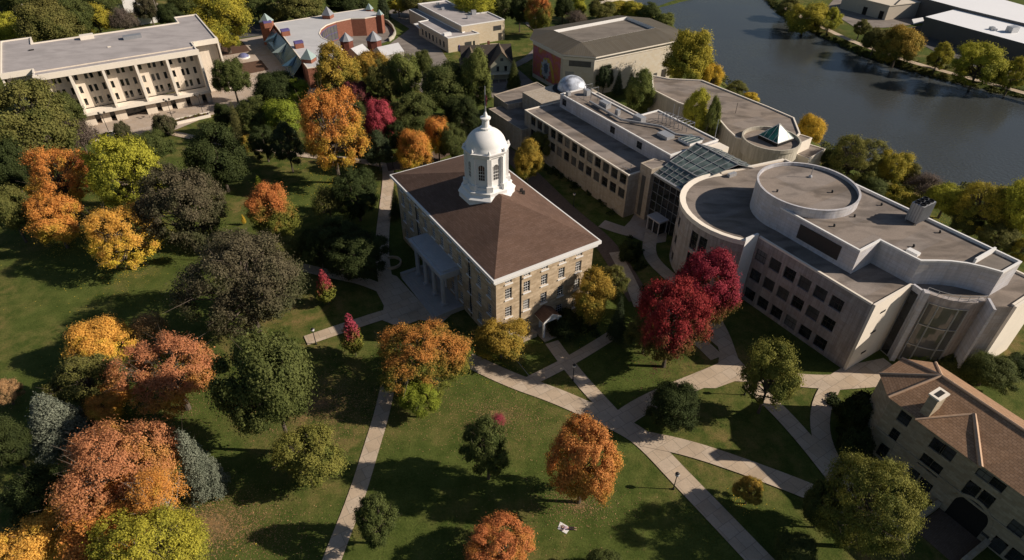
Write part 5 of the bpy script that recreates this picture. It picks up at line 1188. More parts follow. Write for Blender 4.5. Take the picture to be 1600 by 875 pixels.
reg('c0', conifer('conifer_crown', 9), 3.0, .06, 9, r0=.04, n=10); reg('c1', conifer('conifer_crown', 10, 2.5, 22, size=.027, droop=.35, power=.75, per=110), 2.5, .06, 10, r0=.04, n=10)
reg('p0', broad('pine_crown', 11, 2.5, 1.4, 1.15, clumps=120, gap=.15, lump=.4, taper=.3), 2.5, .15, 11)
reg('w0', wispy('wispy_crown', 12), 2.1, .17, 12, n=90); reg('w1', wispy('wispy_crown', 13, n=14000), 2.1, .17, 13, n=90)
reg('wt', wispy('wispy_crown', 31, 2.9, 2.05, .8, n=15000, size=.02), 2.9, .42, 31, r0=.045, n=90)
reg('s0', broad('shrub_crown', 14, 1.25, .55, .6, clumps=90, per=260, cr=(.12, .24), size=.04), 1.25, .02, 14, r0=.03, n=10)
reg('y0', conifer('young_crown', 15, 2.7, 13, size=.06, droop=-.35, per=34, base=.2, power=.75), 2.7, .15, 15, r0=.03)
reg('t0', broad('high_crown', 16, 2.7, 1.75, .95, clumps=170, lump=.3), 2.7, .33, 16, r0=.05)
TREES = 'trees and shrubs of the campus and river banks'
def tree(cx, cy, wpx, hpx, proto, leaf, label, kind='broadleaf_tree', cat='tree', group=None, bark=None, zfix=None):
    me, tm, PH, fb = PROTO[proto]; con = proto[0] in 'c'; frac = 1-fb
    zc = 7.0; gz_ = 0.0
    for _ in range(7):
        P_ = G(cx, cy, zc+gz_); gz_ = tz(P_.x, P_.y)
        dep = (P_-Vector((0, 0, CAMH))).dot(FWD); v = (P_-Vector((0, 0, CAMH))).normalized(); sphi = -v.z; cphi = math.sqrt(1-sphi*sphi)
        W = wpx*dep/FPX; hm = 1.1*hpx*dep/FPX
        k = frac*PH/2              # natural thickness per width
        if con: T = max(min(hm-W*.5*sphi, 3.2*W*k), .6*W*k)/max(cphi, .3); T = min(T, 1.5*W*k*1.3)
        else: T = math.sqrt(max(hm*hm-(W*sphi)**2, 0))/cphi
        T = min(max(T, .8*W*k), 1.75*W*k)
        if zfix: T = (zfix-gz_)/(fb+frac*.5)*frac
        H_ = T/frac; zc = zc*.4+.6*(H_*(fb+frac*(.5 if not con else .42)))
    root = thing(kind, label, cat, (P_.x, P_.y, gz_-.05), group)
    root.rotation_euler = (0, 0, random.uniform(0, 6.283))
    s = (W/2, W/2, H_/PH)
    for nm, md, mt in (('crown', me, LM[leaf]), ('trunk', tm, bark or M_BARK)):
        o = bpy.data.objects.new(nm, md); COL.objects.link(o); o.parent = root; o.scale = s
        if not md.materials: md.materials.append(mt)
        o.material_slots[0].link = 'OBJECT'; o.material_slots[0].material = mt
    LIT.append((P_.x, P_.y, gz_, W/2, leaf, proto))
    return root
LIT = []
T = tree
gl_ = 'trees along the far river bank'; gt = 'trees in the block behind the library'; gs = 'shrubs on the library plaza'
# --- behind the library and along the top edge
T(18, 50, 62, 46, 'b0', 'yellowgreen', 'yellow green tree in front of the grey slab tower at top left')
T(70, 42, 88, 74, 'b1', 'olive', 'large olive brown tree behind the library, left of the utility pole')
T(118, 28, 62, 58, 'b2', 'green', 'mid green tree behind the library roof left of the pale roof box')
T(95, 2, 70, 36, 'b3', 'darkgreen', 'dark green tree cut by the top edge above the library')
T(150, 30, 50, 46, 'g0', 'river', 'small yellowing tree just behind the middle of the library roof')
T(158, 6, 60, 30, 'b1', 'green', 'green tree at the top edge between two utility poles')
T(190, 28, 46, 42, 'w1', 'greybrown', 'bare grey brown tree left of the dark roofed house')
T(232, 14, 40, 36, 'b2', 'brown', 'dark purplish tree right of the white gabled house')
T(262, 24, 36, 34, 'b1', 'darkgreen', 'small dark tree behind the right end of the library roof')
T(30, 4, 60, 30, 'b0', 'green', 'dark tree right of the slab tower at the top left corner')
T(286, 6, 44, 28, 'b0', 'green', 'green tree at the top edge above the right end of the library roof')
T(345, 28, 92, 78, 'g0', 'river', 'large olive yellow tree beside the right end of the library roof')
T(352, 60, 44, 34, 'b2', 'river', 'smaller olive yellow tree below the large one near the road')
T(400, 8, 60, 34, 'b1', 'green', 'green tree at the top edge left of the art centre')
T(432, 24, 30, 26, 'b0', 'olive', 'small olive tree behind the left corner turret of the art centre')
T(460, 18, 30, 24, 'b2', 'green', 'round green shrub tree behind the pale roof of the art centre')
T(472, 4, 80, 22, 'b1', 'olive', 'wide olive tree at the top edge above the art centre')
T(540, 4, 60, 18, 'b2', 'darkgreen', 'dark low tree at the top edge behind the rear turret of the art centre')
T(598, 10, 26, 42, 'c1', 'pine', 'dark conifer just right of the art centre rear turrets', 'conifer_tree')
T(622, 8, 34, 26, 'g1', 'river', 'thin yellowish tree between the conifer and the beige brick hall')
T(650, 3, 50, 18, 'b1', 'olive', 'olive tree behind the left corner of the beige brick hall')
T(742, 8, 66, 34, 'b0', 'yellowgreen', 'bright yellow green tree behind the beige brick hall roof')
T(786, 10, 46, 40, 'b1', 'green', 'green tree at the right rear corner of the beige brick hall')
T(812, 18, 32, 44, 'b2', 'darkgreen', 'dark green tree immediately left of the orange and green tree')
T(842, 20, 44, 52, 'b3', 'orangegreen', 'orange and green speckled tree behind the left of the theatre roof')
T(880, 12, 34, 34, 'b1', 'darkgreen', 'very dark tree right of the orange and green speckled tree')
T(902, 8, 30, 30, 'g0', 'yellowgreen', 'thin yellow tree behind the middle of the theatre roof')
T(900, 26, 38, 20, 'w1', 'greybrown', 'bare grey shrub just behind the theatre roof', 'shrub', 'shrub')
T(938, 16, 44, 28, 'b0', 'olive', 'olive tree behind the theatre roof below the canal')
T(965, 14, 34, 24, 'b1', 'river', 'olive yellow tree behind the theatre roof near the canal wall')
T(988, 16, 38, 24, 'b2', 'river', 'yellow green tree at the right rear of the theatre, beside the canal')
T(1015, 22, 40, 28, 'b0', 'green', 'green tree behind the theatre roof corner on the river edge')
T(1040, 34, 34, 26, 'b1', 'light', 'last light green tree of the row behind the theatre, at the water')
# --- library plaza and lawn at left
T(35, 195, 150, 128, 'b3', 'olive', 'very large olive green tree in front of the left end of the library')
T(95, 175, 56, 56, 'b1', 'green', 'green tree against the left fins of the library')
T(122, 208, 60, 56, 'w1', 'greybrown', 'bare grey twiggy tree beside the left end of the library plaza')
T(14, 262, 60, 80, 'b0', 'darkgreen', 'dark green tree on the left edge beside the orange maple')
T(14, 330, 62, 80, 'b2', 'olive', 'olive tree on the left edge above the open lawn')
T(60, 232, 60, 60, 'w0', 'greybrown', 'sparse grey tree behind the tall orange maple')
T(92, 280, 104, 100, 'bg', 'orange', 'tall orange maple left of the yellow green tree', 'maple_tree')
T(135, 268, 46, 50, 'g1', 'rust', 'small rusty orange tree between the tall orange maple and the yellow green tree')
T(84, 345, 84, 74, 'g0', 'orange', 'orange and yellow tree at the edge of the open lawn, left of the golden maple')
T(196, 272, 106, 118, 'b3', 'yellowgreen', 'large yellow green tree behind the golden maple')
T(187, 368, 114, 96, 'bg', 'gold', 'bright golden orange maple at the top of the open lawn', 'maple_tree')
T(190, 203, 24, 24, 's0', 'brown', 'small round dark purple shrub on the library plaza', 'shrub', 'shrub', gs)
T(256, 194, 32, 30, 's0', 'brown', 'larger spiky dark shrub at the corner of the library plaza', 'shrub', 'shrub', gs)
T(238, 230, 62, 50, 'b2', 'green', 'green tree on the lawn just below the library plaza')
T(340, 245, 92, 88, 'b0', 'darkgreen', 'round dark green tree standing on the lawn below the long path')
T(282, 322, 128, 122, 'b3', 'brown', 'large brown grey tree right of the golden maple')
T(378, 440, 192, 158, 'bb', 'brown', 'very large brown grey tree at the centre left of the lawn')
T(438, 395, 60, 50, 'b2', 'olive', 'olive tree just behind the upper right of the very large brown tree')
T(371, 198, 36, 62, 'c0', 'pinel', 'narrow olive brown conifer beside the long path', 'conifer_tree')
T(350, 182, 30, 40, 'b1', 'darkgreen', 'dark low tree left of the narrow olive conifer')
T(386, 222, 24, 22, 's0', 'goldgreen', 'small yellowish shrub at the foot of the narrow olive conifer', 'shrub', 'shrub')
T(402, 182, 60, 54, 'b0', 'green', 'green tree between the narrow conifer and the yellow green trees')
T(362, 122, 54, 56, 'b2', 'green', 'dark green pine beside the right end of the library', 'pine_tree')
T(430, 138, 72, 48, 'b1', 'darkgreen', 'wide dark tree below the brick art centre')
T(466, 146, 38, 38, 'b0', 'lime', 'small bright lime tree between the dark tree and the orange maple')
T(440, 186, 64, 58, 'b2', 'lime', 'lime green tree left of the tall orange tree')
T(412, 222, 50, 48, 'b3', 'darkgreen', 'dark tree under the lime green tree beside the path')
T(448, 226, 46, 62, 'p0', 'pine', 'very dark tree overhanging the path left of the tall orange tree')
T(350, 178, 14, 10, 's0', 'orange', 'tiny orange shrub at the right end of the library walk', 'shrub', 'shrub')
# --- grove between the art centre and the main hall
T(516, 205, 110, 126, 'bg', 'orange', 'tall spreading orange maple in the centre of the grove', 'maple_tree')
T(522, 112, 78, 80, 'g1', 'goldgreen', 'orange gold tree in front of the brick art centre')
T(584, 106, 56, 50, 'g0', 'goldgreen', 'olive gold tree in front of the round court')
T(558, 150, 44, 44, 'b2', 'maroon', 'small maroon tree right of the tall orange maple')
T(555, 178, 40, 36, 'b0', 'green', 'green tree directly below the small maroon tree')
T(592, 190, 48, 66, 'b1', 'pinkred', 'pink red tree in the middle of the grove')
T(600, 130, 56, 66, 'b3', 'olive', 'dark olive tree behind the pink red tree')
T(634, 122, 54, 76, 'g0', 'light', 'light olive tree in front of the driveway')
T(660, 100, 30, 40, 'b1', 'green', 'narrow green tree beside the driveway and its parked car')
T(648, 182, 74, 60, 'b0', 'green', 'round green tree above the pair of orange trees')
T(697, 138, 80, 76, 'b1', 'green', 'broad green tree in front of the gabled house, left')
T(744, 128, 48, 92, 'o1', 'light', 'tall light olive tree in front of the gabled house')
T(720, 180, 56, 56, 'b2', 'darkgreen', 'dark green tree behind the cupola, left of the finial')
T(705, 225, 46, 50, 'b0', 'green', 'green tree behind the main hall roof beside the orange pair')
T(648, 234, 56, 60, 'b1', 'orange', 'left and rounder of the two orange trees behind the main hall', 'maple_tree')
T(684, 212, 42, 66, 'g0', 'orange', 'right and taller of the two orange trees behind the main hall', 'maple_tree')
T(590, 232, 48, 50, 'p0', 'pine', 'dark conifer beside the far corner of the main hall', 'pine_tree')
T(560, 232, 36, 34, 'b2', 'darkgreen', 'dark shaded tree over the path below the pink red tree')
T(620, 212, 36, 44, 'b3', 'darkgreen', 'dark tree left of the two orange trees')
T(803, 120, 28, 42, 'c1', 'green', 'dense green cone shaped shrub beside the gabled house', 'conifer_tree')
T(825, 252, 42, 60, 'o1', 'goldgreen', 'gold and green oval tree beside the science hall')
T(846, 226, 38, 40, 'b2', 'olive', 'olive brown tree just behind the gold and green oval tree')
T(428, 334, 74, 90, 'o0', 'tallorange', 'orange topped green tree alone on the middle lawn', 'maple_tree')
T(405, 288, 20, 24, 'y0', 'lime', 'small lime green tree behind the orange topped tree', 'young_tree')
T(380, 342, 8, 20, 'y0', 'yellow', 'tiny yellow sapling on the lawn left of the orange topped tree', 'young_tree')
T(341, 318, 12, 26, 'y0', 'olive', 'thin bare sapling at the right edge of the brown grey tree', 'young_tree')
T(512, 312, 60, 60, 'w1', 'olive', 'sparse olive tree on the middle lawn near the main hall')
T(556, 300, 76, 74, 'b3', 'darkgreen', 'dark green tree left of the walk beside the main hall')
T(530, 372, 70, 60, 'b0', 'darkgreen', 'shaded dark tree left of the walk to the columned entrance')
T(560, 398, 96, 70, 'b3', 'darkgreen', 'large dark tree wholly in the shade of the main hall')
T(498, 385, 60, 60, 'b2', 'darkgreen', 'shaded green tree right of the orange topped tree')
T(618, 320, 26, 46, 'c0', 'pine', 'dark pointed conifer between the walk and the main hall', 'conifer_tree')
T(507, 446, 34, 46, 'y0', 'redgreen', 'young red and green maple beside the entrance lawn', 'young_tree')
T(549, 520, 40, 56, 'y0', 'redgreen', 'young red topped maple below the path to the columned entrance', 'young_tree')
# --- centre and right
T(660, 560, 148, 118, 'bb', 'orangegreen', 'big orange and green tree in front of the columned entrance', 'maple_tree')
T(652, 624, 62, 58, 'b2', 'lime', 'yellow green tree tucked under the big orange and green tree')
T(783, 530, 84, 62, 'g0', 'goldgreen', 'gold tinged tree at the near corner of the main hall')
T(926, 466, 66, 78, 'g0', 'goldgreen', 'olive gold tree right of the side porch')
T(962, 440, 54, 50, 'g1', 'olive', 'olive tree between the side porch tree and the red maples')
T(966, 502, 36, 84, 'c0', 'pine', 'dark narrow conifer left of the red maples', 'conifer_tree')
T(885, 505, 60, 40, 's0', 'darkgreen', 'dark shrubs in the shade right of the side porch', 'shrub', 'shrub')
T(905, 440, 24, 40, 'w0', 'brown', 'thin bare tree against the sunlit end wall of the main hall')
T(985, 390, 34, 30, 's0', 'darkgreen', 'round clipped dark shrub by the atrium entrance', 'shrub', 'shrub')
T(1052, 502, 112, 128, 'b3', 'crimson', 'crimson maple in front, green towards its base', 'maple_tree')
T(1106, 450, 100, 116, 'b3', 'crimson', 'crimson maple behind, against the round science building', 'maple_tree')
T(1010, 520, 60, 60, 'b2', 'olive', 'dark olive tree at the left foot of the crimson maples')
T(1206, 588, 84, 118, 'g0', 'olivegreen', 'light olive green tree beside the path junction at right')
T(1058, 632, 82, 72, 'b1', 'darkgreen', 'dark green tree inside the path triangle')
T(1172, 768, 50, 46, 'g1', 'goldgreen', 'small gold and green tree between the two lower right paths')
T(1362, 790, 146, 152, 'bb', 'olivegreen', 'large olive green tree in front of the stone hall')
T(1290, 790, 60, 90, 'b0', 'green', 'dark green tree left of the large tree by the stone hall')
T(1250, 862, 70, 50, 'b1', 'green', 'dark tree cut by the bottom edge left of the stone hall')
T(1345, 640, 60, 60, 's0', 'darkgreen', 'dark shrubs at the left corner of the stone hall', 'shrub', 'shrub')
T(1338, 690, 50, 60, 's0', 'darkgreen', 'dark hedge shrub below the corner shrubs of the stone hall', 'shrub', 'shrub')
T(1545, 578, 74, 54, 'b1', 'green', 'dark green tree between the science building and the stone hall')
T(1490, 566, 60, 28, 's0', 'olive', 'row of olive shrubs under the curved glass bay', 'shrub', 'shrub')
T(1436, 556, 42, 28, 's0', 'light', 'rounded shrub left of the shrubs under the curved glass bay', 'shrub', 'shrub')
T(1590, 572, 50, 40, 'b2', 'darkgreen', 'dark tree at the right edge behind the stone hall')
# --- lower left and bottom
T(420, 596, 146, 150, 't0', 'green', 'large green tree with a long bare trunk at lower centre left')
T(487, 716, 104, 92, 'g0', 'olivegreen', 'olive gold tree beside the long bare trunk')
T(268, 582, 150, 128, 'bg', 'salmon', 'wide salmon pink maple right of the olive brown tree', 'maple_tree')
T(230, 506, 58, 52, 'w1', 'tanleaf', 'wispy pale orange tree top rising behind the wide salmon maple')
T(150, 532, 92, 72, 'b1', 'gold', 'golden orange tree at the edge of the dark lawn shadow')
T(130, 598, 100, 84, 'g1', 'olive', 'olive brown tree below the golden orange one')
T(168, 628, 70, 56, 'g0', 'orange', 'orange yellow tree between the blue spruce and the salmon maple')
T(84, 656, 104, 96, 'c1', 'spruce', 'blue grey spruce at left below the open lawn', 'spruce_tree')
T(306, 726, 74, 112, 'c1', 'spruce', 'blue grey spruce standing right of the big salmon maple', 'spruce_tree')
T(182, 735, 180, 156, 'bb', 'salmon', 'biggest salmon pink maple at lower left', 'maple_tree')
T(240, 764, 84, 100, 'wt', 'orange', 'thin leaved orange birch in front of the biggest salmon maple', 'birch_tree', bark=M_BIRCH, zfix=9.5)
T(175, 815, 150, 60, 'g0', 'orange', 'orange gold tree below the biggest salmon maple')
T(40, 858, 112, 62, 'g0', 'gold', 'golden tree in the bottom left corner')
T(225, 872, 190, 66, 'bb', 'yellowgreen', 'bright yellow green tree cut by the bottom edge at left')
T(110, 868, 70, 40, 'w1', 'tanleaf', 'thin tan tree between the golden and yellow green trees at the bottom')
T(8, 612, 46, 42, 'g1', 'tanleaf', 'pale orange tree at the left edge above the blue spruce')
T(10, 690, 64, 110, 'b1', 'darkgreen', 'dark green tree on the left edge below the blue spruce')
T(60, 780, 90, 90, 'b2', 'darkgreen', 'deep shaded tree left of the biggest salmon maple')
T(592, 812, 76, 80, 'g1', 'green', 'small open green tree right of the straight path')
T(762, 698, 80, 102, 'g1', 'green', 'green tree with a touch of red on the lower lawn')
T(778, 655, 26, 26, 'w0', 'pinkred', 'small red sprig of a tree behind the lower lawn tree', 'young_tree')
T(912, 722, 112, 124, 'b3', 'rust', 'rusty orange maple standing alone near the lamp post', 'maple_tree')
T(780, 852, 106, 90, 'b3', 'rust', 'rusty orange maple cut by the bottom edge', 'maple_tree')
T(945, 884, 60, 44, 'b0', 'green', 'dark tree top at the bottom edge right of the rusty maple')
# --- river banks
T(1080, 92, 72, 84, 'b1', 'river', 'yellow green tree right of the theatre wall')
T(1112, 122, 36, 44, 'g0', 'yellow', 'smaller yellow tree beside the yellow green tree by the theatre')
T(1092, 116, 26, 22, 'g1', 'gold', 'small orange gold shrub behind the riverside roof', 'shrub', 'shrub')
T(1150, 140, 34, 14, 'g0', 'olive', 'low olive shrub along the riverside roof edge', 'shrub', 'shrub')
T(1175, 152, 24, 12, 'g0', 'yellow', 'low yellow shrub along the riverside roof edge', 'shrub', 'shrub')
T(1266, 204, 46, 46, 'b1', 'yellow', 'bright yellow tree at the river corner of the centre with the round turret')
T(1085, 185, 40, 30, 'o1', 'yellowgreen', 'yellow tree in the gap between the penthouse and the stained roof', zfix=9)
T(1112, 194, 24, 30, 'o0', 'light', 'light green tree right of the yellow tree in the roof gap', zfix=8.5)
T(1000, 148, 42, 46, 'o1', 'light', 'light green tree behind the penthouse and in front of the stained roof', zfix=8)
T(944, 122, 28, 38, 'b2', 'pine', 'round dark evergreen nearest the silver dome')
T(966, 132, 22, 38, 'c0', 'pine', 'left pointed evergreen of the pair against the cream wall', 'conifer_tree')
T(985, 134, 22, 36, 'c0', 'pine', 'right pointed evergreen of the pair against the cream wall', 'conifer_tree')
T(922, 126, 24, 22, 's0', 'darkgreen', 'dark shrub left of the evergreens under the mural wall', 'shrub', 'shrub')
T(868, 118, 34, 20, 's0', 'green', 'green shrub at the foot of the painted wall', 'shrub', 'shrub')
T(1334, 246, 84, 70, 'bg', 'olivegreen', 'largest olive tree on the near bank right of the turret building')
T(1298, 252, 34, 34, 'b0', 'green', 'green tree at the left of the near bank group')
T(1390, 262, 56, 56, 'g0', 'river', 'yellowing tree right of the largest olive tree on the near bank')
T(1418, 272, 36, 38, 'b2', 'olive', 'small olive tree right of the yellowing near bank tree')
T(1360, 292, 50, 30, 'b1', 'green', 'green tree close behind the rooftop of the round science building')
T(1408, 306, 56, 24, 's0', 'river', 'grassy yellow shrubs left of the cooling unit', 'shrub', 'shrub')
T(1450, 286, 60, 44, 'w1', 'greybrown', 'bare grey brush at the water edge', 'shrub', 'shrub')
T(1480, 312, 64, 50, 'g0', 'yellowgreen', 'yellow green tree behind the cooling unit')
T(1535, 322, 90, 76, 'bg', 'river', 'wide olive yellow tree behind the right end of the round building')
T(1588, 326, 74, 90, 'g0', 'yellowgreen', 'tall yellow green tree at the right edge on the near bank')
T(1560, 372, 60, 40, 'b3', 'olive', 'olive tree between the roof edge and the right edge')
T(1510, 350, 46, 36, 'b0', 'green', 'green tree just above the far roof edge of the round building')
T(1596, 392, 46, 40, 'g1', 'river', 'yellowish tree at the right edge above the roof corner')
T(1264, 12, 66, 46, 'g0', 'river', 'yellow olive tree at the left end of the far bank', group=gl_)
T(1300, 24, 36, 34, 'g1', 'yellowgreen', 'open yellow green tree beside the leftmost tree of the far bank', group=gl_)
T(1235, 6, 40, 26, 'b0', 'olive', 'olive tree at the top edge where the far bank begins', group=gl_)
T(1372, 54, 40, 36, 'g0', 'olive', 'olive tree left of the orange gold tree on the far bank', group=gl_)
T(1345, 44, 30, 24, 'g1', 'olive', 'small olive tree beside the tan warehouse yard', group=gl_)
T(1412, 56, 66, 56, 'b1', 'goldgreen', 'orange gold tree in front of the tan warehouse yard', group=gl_)
T(1472, 80, 40, 40, 'g1', 'river', 'small open tree in front of the dark warehouse wall', group=gl_)
T(1540, 84, 74, 66, 'g0', 'yellowgreen', 'yellow tree in front of the white warehouse roof', group=gl_)
T(1592, 104, 46, 50, 'g1', 'river', 'yellow tree at the right edge of the far bank', group=gl_)

# countless low growth on the banks, and fallen leaves under the bright trees
def scatter(name, label, pts, m, size, seed, jitter=(1, 1, .5), per=40):
    rng = np.random.default_rng(seed); P = []
    for (x, y, z, r) in pts:
        s = sph(per, rng); P.append(np.array([x, y, z])+s*np.array([r, r, r*.6])*rng.uniform(.4, 1, (per, 1)))
    P = np.concatenate(P); N_ = np.tile([0, 0, 1.0], (len(P), 1)); me = leaf_mesh(name, P, N_, size, rng)
    o = bpy.data.objects.new(name, me); COL.objects.link(o); me.materials.append(m); tag(o, label, 'undergrowth', kind='stuff'); return o
def along(px, z, step, spread, rr, seed):
    rng = np.random.default_rng(seed); P = [Vector(G(*p, z)) for p in px]; out = []
    for a, b in zip(P, P[1:]):
        n = max(1, int((b-a).length/step))
        for k in range(n):
            p = a.lerp(b, k/n); x, y = p.x+rng.normal()*spread, p.y+rng.normal()*spread; r = rng.uniform(*rr); out.append((x, y, tz(x, y)+r*.3, r))
    return out
fb_px = [(1195, -4), (1240, 33), (1290, 59), (1350, 87), (1430, 112), (1500, 130), (1600, 154), (1700, 180)]
scatter('bank_growth', 'low dark olive growth lining the far river bank', along(fb_px, -6, .55, 1.1, (.5, 1.2), 1)+along([(1320, 62), (1400, 88), (1500, 112), (1600, 138)], -4, .9, 2.2, (.4, 1.0), 5), LM['olive'], .26, 2, per=60)
nb_px = [(1062, 47), (1112, 98), (1152, 142), (1216, 182), (1290, 226), (1360, 262), (1440, 286), (1520, 291), (1620, 298), (1700, 325)]
scatter('bank_growth', 'tangled low growth on the near river bank', along(nb_px, -6, .5, 1.6, (.6, 1.4), 3)+along([(1300, 240), (1380, 290), (1450, 310), (1540, 340), (1640, 400)], -2, .5, 3.0, (.6, 1.5), 4), LM['olive'], .26, 6, per=60)
sh_ = []
for x0, y0, x1, y1, n in ((855, 255, 960, 330, 46), (990, 380, 1010, 470, 18), (1180, 560, 1290, 610, 0), (860, 500, 940, 520, 10), (1300, 620, 1345, 720, 20)):
    for k in range(n):
        t = random.random(); p = G(x0+(x1-x0)*t+random.uniform(-12, 12), y0+(y1-y0)*t+random.uniform(-9, 9)); sh_.append((p.x, p.y, .3, random.uniform(.5, 1.1)))
scatter('ground_cover', 'dark ground cover planting beside the science buildings', sh_, LM['darkgreen'], .16, 8, per=110)
def litter(cx, cy, rpx, ry, m, seed, n, label):
    rng = np.random.default_rng(seed); P = []
    for _ in range(n):
        a = rng.uniform(0, 6.28); r = abs(rng.normal())*.5; p = G(cx+math.cos(a)*r*rpx, cy+math.sin(a)*r*ry); P.append((p.x, p.y, .03))
    P = np.array(P); me = leaf_mesh('fallen_leaves', P, np.tile([0, 0, 3.0], (n, 1)), .07, rng); o = bpy.data.objects.new('fallen_leaves', me); COL.objects.link(o); me.materials.append(m); tag(o, label, 'leaves', kind='stuff')
def litter_under(keys, n_per, m, label, seed):
    rng = np.random.default_rng(seed); P = []
    for x, y, z, r, lf, pr in LIT:
        if lf not in keys or abs(z) > .01 or pr[0] in 'sy' or y > 175: continue
        n = int(n_per*r*r/25); a = rng.uniform(0, 6.28, n); q = np.abs(rng.normal(size=n))*r*.95
        P.append(np.stack([x-r*.25+np.cos(a)*q, y+np.sin(a)*q, np.full(n, .035)], 1))
    P = np.concatenate(P); k = ~((P[:, 0]-(C0.x+AX[0]*19+BX[0]*10))**2+(P[:, 1]-(C0.y+AX[1]*19+BX[1]*10))**2 < 0); P = P[k]
    me = leaf_mesh('fallen_leaves', P, np.tile([0, 0, 3.0], (len(P), 1)), .075, rng); o = bpy.data.objects.new('fallen_leaves', me); COL.objects.link(o); me.materials.append(m); tag(o, label, 'leaves', kind='stuff')
litter_under(('gold', 'goldgreen', 'yellowgreen', 'orange'), 420, LM['gold'], 'fallen golden leaves under the yellow and orange trees', 21)
litter_under(('rust', 'salmon', 'orangegreen', 'tanleaf'), 520, LM['tanleaf'], 'fallen tan leaves under the rusty and salmon maples', 22)
litter_under(('crimson', 'pinkred'), 500, LM['maroon'], 'fallen red leaves under the crimson maples', 23)
litter(905, 790, 110, 50, LM['tanleaf'], 11, 1200, 'fallen tan leaves around the lone rusty maple')
litter(330, 820, 160, 80, LM['tanleaf'], 12, 11000, 'fallen tan leaves on the dry lawn right of the birch')
litter(500, 630, 170, 80, LM['tanleaf'], 13, 8000, 'fallen leaves on the lawn below the young red maple')
litter(780, 650, 140, 70, LM['tanleaf'], 15, 4500, 'fallen leaves on the lawn right of the straight path')

# ---------------------------------------------------------------- lamps, poles, planters, car, people
M_GLOBE = mat('frosted_lamp_head', (.62, .60, .60), rough=.5, var=.05)
def lamp(px, py, label, h=3.2, heads=1):
    p = G(px, py); t = thing('street_lamp', label, 'street lamp', (p.x, p.y, 0), 'street lamps on the campus walks')
    b = MB(); b.lathe(xy(p), [(.16, 0), (.14, .25), (.07, .35), (.055, h-.5), (.09, h-.42), (.05, h-.35)], 10); b.build('post', M_BLACK, t)
    if heads == 1:
        g = MB(); g.lathe(xy(p), [(.1, h-.38), (.26, h-.25), (.30, h-.02), (.24, h+.12), (.06, h+.2)], 14); hd_ = g.build('lamp_head', M_GLOBE, t, smooth=True)
        c = MB(); c.lathe(xy(p), [(.27, h+.10), (.2, h+.2), (.03, h+.27)], 14); c.build('lamp_cap', M_BLACK, hd_)
    else:
        a = MB(); hs_ = []
        for k in range(heads):
            an = LANG+2*math.pi*k/heads+.3; e_ = (p.x+.75*math.cos(an), p.y+.75*math.sin(an)); a.bar((p.x, p.y, h-.5), (*e_, h-.25), .04, 6); hs_.append(e_)
        a.build('arms', M_BLACK, t)
        for e_ in hs_: g = MB(); g.lathe(e_, [(.08, h-.3), (.27, h-.1), (.27, h+.1), (.06, h+.26)], 12); g.build('lamp_head', M_FRAME, t, smooth=True)
    return t
lamp(1052, 764.3, 'lamp post beside the long diagonal path on the sunny lower lawn')
lamp(895, 594.5, 'lamp post at the crossing below the side porch, head in shade')
lamp(1163, 617, 'lamp post beside the light green tree at the path junction')
lamp(494, 538, 'lamp post on the short sunlit path left of the red topped young maple')
lamp(896, 323, 'lamp post on the shaded walk between the main hall and the science hall')
lamp(614.5, 264, 'lamp post by the far corner of the main hall roof')
lamp(170.3, 206.9, 'three headed lamp nearest the left end of the library plaza', 5.2, 3)
lamp(269.7, 185.3, 'three headed lamp in the middle of the library plaza planter', 5.2, 3)
lamp(317.5, 177.8, 'three headed lamp at the right end of the library plaza planter', 5.2, 3)
def pole(b, t_, z, label, box=False):
    p = G(*b); p.z = 0; th = thing('utility_pole', label, 'utility pole', p); m = MB(); m.bar(p, (p.x, p.y, z), .17, 7, .11); m.build('pole', M_WOOD, th)
    c = MB(); c.bar((p.x-1.1, p.y-.3, z-.5), (p.x+1.1, p.y+.3, z-.5), .07); c.build('crossarm', M_WOOD, th)
    if box: k = MB(); k.lathe((p.x+.35, p.y), [(.3, z-4.6), (.34, z-4.5), (.34, z-3.4), (.1, z-3.3)], 10); k.build('transformer', M_GLOBE, th)
pole((62, 78), (40, 20), 12.5, 'utility pole with pale transformer rising behind the library roof', True)
pole((254, 44), (240, 5), 11, 'utility pole behind the middle right of the library roof')
pole((440, 30), (434, 0), 10, 'utility pole behind the left part of the art centre roof')
def planter(px, lab):
    pts = [G(*p) for p in px]; m = MB(); p4 = [xy(p) for p in pts]
    m.prism(p4, -.05, .75, False); i4 = inset(p4, .35); o4 = ccw(p4)
    for k in range(4): a, b, c, d = o4[k], o4[(k+1) % 4], i4[(k+1) % 4], i4[k]; m.face([(*a, .75), (*b, .75), (*c, .75), (*d, .75)]); m.face([(*d, .75), (*c, .75), (*c, .5), (*d, .5)])
    t = thing('planter', lab, 'planter', (*p4[0], 0)); m.build('rim', M_FASC, t); MB().face([(*p, .55) for p in i4]).build('soil', M_MULCH, t)
    n = 26; rng = random.Random(3); P = []
    for _ in range(n):
        u, v = rng.random(), rng.uniform(.2, .8); a = Vector(o4[0]).lerp(Vector(o4[1]), u); b = Vector(o4[3]).lerp(Vector(o4[2]), u); q = a.lerp(b, v); P.append((q.x, q.y, .7, .35))
    g = MB()
    for (x, y, z, r) in P:
        for _k in range(9):
            an = rng.uniform(0, 6.28); g.face([(x, y, z-.1), (x+r*math.cos(an), y+r*math.sin(an), z+rng.uniform(.1, .4)), (x+r*math.cos(an+.5)*.8, y+r*math.sin(an+.5)*.8, z+rng.uniform(.05, .3))])
    o = g.build('planting', LM['goldgreen'], t); o['kind'] = 'stuff'
planter([(268, 191), (328, 178), (330, 183), (270, 197)], 'long white planter at the edge of the library walk')
planter([(140, 219), (178, 208), (180, 212), (142, 226)], 'short white planter at the left end of the library plaza')
